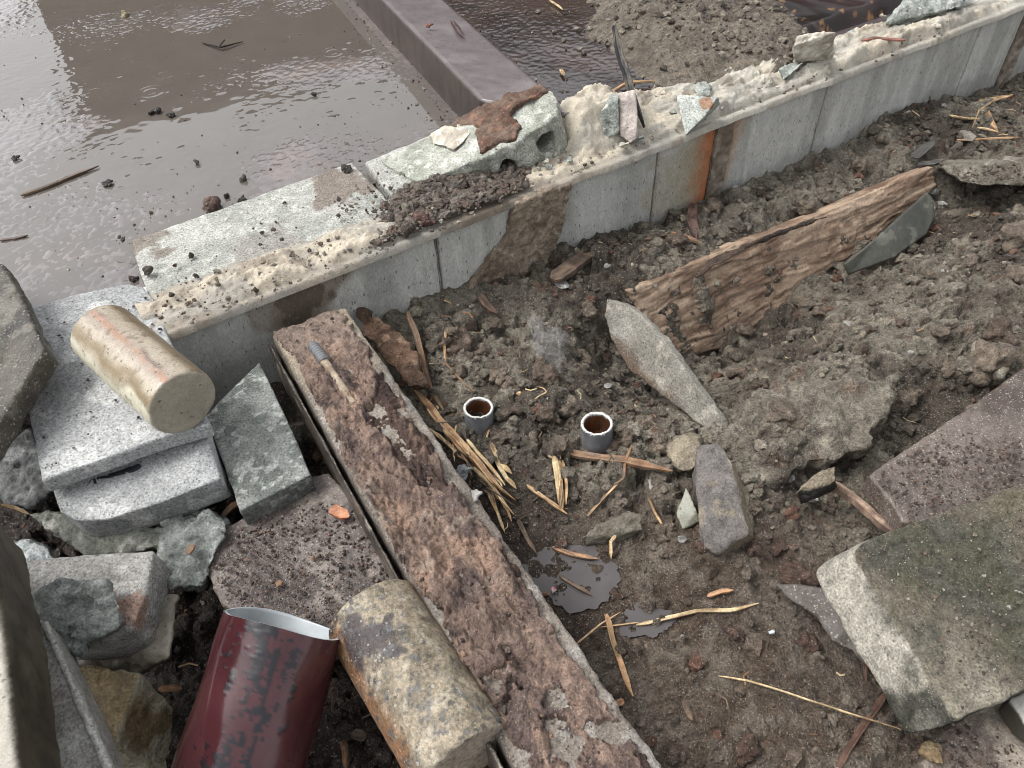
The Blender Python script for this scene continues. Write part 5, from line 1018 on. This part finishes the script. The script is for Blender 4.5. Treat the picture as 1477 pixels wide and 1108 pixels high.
# small things on the wet floor
for k, (x, y, s, c, lb) in enumerate([(224,163,9,(70,64,60),'dark rough lump standing in the puddle, left of a smaller one'),(246,167,7,(78,72,66),'smaller dark lump in the puddle, right of a larger one'),(303,298,15,(126,96,84),'brown lump at the edge of the rear blocks on the wet floor'),(350,258,7,(112,104,96),'small grey-brown stone on the floor behind the rear blocks'),(327,283,6,(72,66,60),'dark pebble right of the brown lump'),(349,288,7,(72,64,58),'dark pebble touching the rear blocks'),(24,228,6,(110,100,96),'flat grey pebble near the left edge of the wet floor'),(155,264,7,(84,80,76),'dark pebble between the long twig and the puddle lumps'),(283,234,5,(80,74,68),'tiny dark pebble in the middle of the wet floor'),(453,137,4,(80,74,70),'tiny dark pebble near the kerb on the left floor'),(192,404,9,(70,52,44),'dark brown crumb between the tan cylinder slab and the wall end'),(213,390,9,(110,100,90),'grey crumb at the left end of the rear blocks'),(180,22,7,(200,180,140),'cream pebble at the upper left in the puddle'),(500,243,9,(84,74,66),'dark earth lump on the joint of the rear blocks'),(620,36,6,(190,120,96),'pinkish pebble on the raised kerb')]):
    z = .066 if x == 620 else (.006 if (x, y) in ((213, 390), (500, 243)) else FZ+.003); p = at(x, y, z); r = s*np.linalg.norm(p-CAMP)/F_PX
    crumb('pebble', p, r, two(S(*c), S(*c)*.7, 60, k), M_CLOD, 950+k, amp=.45, k=14, vox=max(.0012, r*.2), label=lb, cat='pebble')

# crumpled clear plastic
def film():
    P0 = [ground(757, 470, .012), ground(800, 445, .02), ground(822, 452, .02), ground(806, 480, .018), ground(778, 520, .01), ground(765, 510, .008)]
    c = sum(P0)/len(P0); n = 36; V = []; gx_ = np.linspace(-1, 1, n); a = at(757, 440, -.115); b = at(826, 445, -.112); d_ = at(776, 520, -.125)
    for j in range(n):
        for i in range(n):
            s, t = i/(n-1), j/(n-1); V.append(a+(b-a)*s*(1-.55*t)+(d_-a)*t)
    V = np.array(V); N3 = fbm(V, 38, 3, 330)*.012+np.abs(fbm(V, 110, 3, 331))*.009; V[:, 2] = gz(V[:, 0], V[:, 1])+.008+N3; V[:, 0] += fbm(V, 60, 2, 332)*.004
    idx = np.arange(n*n).reshape(n, n); Fq = np.stack([idx[:-1, :-1], idx[:-1, 1:], idx[1:, 1:], idx[1:, :-1]], -1).reshape(-1, 4)
    M = simple('clear_film', (.6, .6, .6), .04, spec=1.0, alpha=.10)
    tag(mesh_from('plastic_film', V, Fq, M, None), 'crumpled scrap of clear plastic film on the soil under the mud-smeared wall', 'plastic film')
film()
crumb('plastic_scrap', ground(796, 848, .006), .0075, lambda V, N: mix(S(196, 70, 84), S(210, 206, 200), blot(V, 150, -.1, .1, 3)), M_SMOOTH, 990, amp=.2, label='tiny pink and white scrap at the edge of the muddy puddle', cat='scrap')
crumb('plastic_scrap', ground(1113, 913, .006), .005, lambda V, N: flat(S(196, 206, 214), len(V)), M_SMOOTH, 991, amp=.2, label='tiny bluish white scrap left of the jagged slate', cat='scrap')
crumb('concrete_chip', at(687, 714, -.03), .008, two(S(206, 206, 202), S(150, 148, 142), 60, 5), M_SMOOTH, 992, amp=.4, label='small white hollow chip on the right edge of the crusted beam', cat='chip')
crumb('concrete_chip', ground(667, 678, .03), .014, two(S(150, 152, 154), S(120, 122, 124), 60, 5), M_BLOCK, 993, amp=.4, k=14, label='grey chip of concrete wedged between beam edge and splinters', cat='chip')
crumb('stone_fragment', ground(1426, 520, .01), .03, two(S(178, 170, 152), S(142, 132, 114), 50, 5), M_BLOCK, 994, amp=.3, k=16, label='pale crumbling stone behind the wet brown slab', cat='stone')
crumb('stone_fragment', at(1395, 195, -.155), .021, two(S(150, 144, 132), S(112, 106, 98), 40, 5), M_BLOCK, 995, amp=.2, k=10, flatn=.5, label='angular grey stone lying on the broken ledge end', cat='stone')
crumb('stone_fragment', ground(1040, 493, .015), .011, two(S(150, 146, 140), S(100, 96, 92), 60, 5), M_BLOCK, 996, amp=.3, k=12, label='small pale grey stone at the foot of the buried plank', cat='stone')
crumb('stone_fragment', at(1344, 1090, -.125), .016, two(S(176, 156, 116), S(140, 116, 80), 60, 5), M_ROCK, 997, amp=.3, k=14, flatn=.4, label='flat yellowish stone at the lower edge under the mossy slab', cat='stone')

# ------------------------------------------------------------------ the house beyond the yard, seen mirrored in the rain water
def mir(px, py, Y):
    p = at(px, py, FZ); d = ray(px, py); d = np.array([d[0], d[1], -d[2]]); return p+d*((Y-p[1])/d[1])
def house():
    Y = 8.0; a = mir(92, 20, Y); b = mir(128, 172, Y); c = mir(330, 122, Y); e = mir(510, 66, Y); root = empty('house', ((a[0]+e[0])/2, Y, -.4)); tag(root, 'low dark olive house beyond the yard, visible only mirrored in the rain water', 'house')
    M1 = simple('olive_siding', S(96, 84, 62), .8, sc=8, var=.2); M2 = simple('dark_roof', S(70, 66, 60), .7, sc=20); M3 = simple('window_glass', (.04, .05, .05), .05)
    x0, x1, x2 = b[0], e[0], e[0]+7.5; z0, z1 = b[2], e[2]; z2 = z1+.1
    def prism(name, pl, y0, y1, mat):
        V = [(x, y0, z) for x, z in pl]+[(x, y1, z) for x, z in pl]; k = len(pl); Fs = [tuple(range(k)), tuple(range(2*k-1, k-1, -1))]+[(i, k+i, k+(i+1) % k, (i+1) % k) for i in range(k)]
        return child(mesh_from(name, V, Fs, mat, smooth=False), root)
    prism('wall', [(x0, -.4), (x2, -.4), (x2, z2), (x1, z1), (x0, z0)], Y, Y+5, M1)
    prism('roof', [(x0-.25, z0+.06), (x0-.25, z0+.0), (x1, z1+.0), (x2+.3, z2), (x2+.3, z2+.12), (x1, z1+.12), (x0-.25, z0+.14)], Y-.35, Y+5.3, M2)
    for wx in (x0+1.2, x1+1.0, x1+4.2):
        f = prism('window', [(wx, .5), (wx+1.1, .5), (wx+1.1, 1.5), (wx, 1.5)], Y-.05, Y+.02, M2); V = [(wx+.08, Y-.06, .58), (wx+1.02, Y-.06, .58), (wx+1.02, Y-.06, 1.42), (wx+.08, Y-.06, 1.42)]
        o = mesh_from('pane', V, [(0, 1, 2, 3)], M3, smooth=False); o.parent = f; o.location = Vector(o.location)-Vector(f.location)-Vector(root.location)
house()
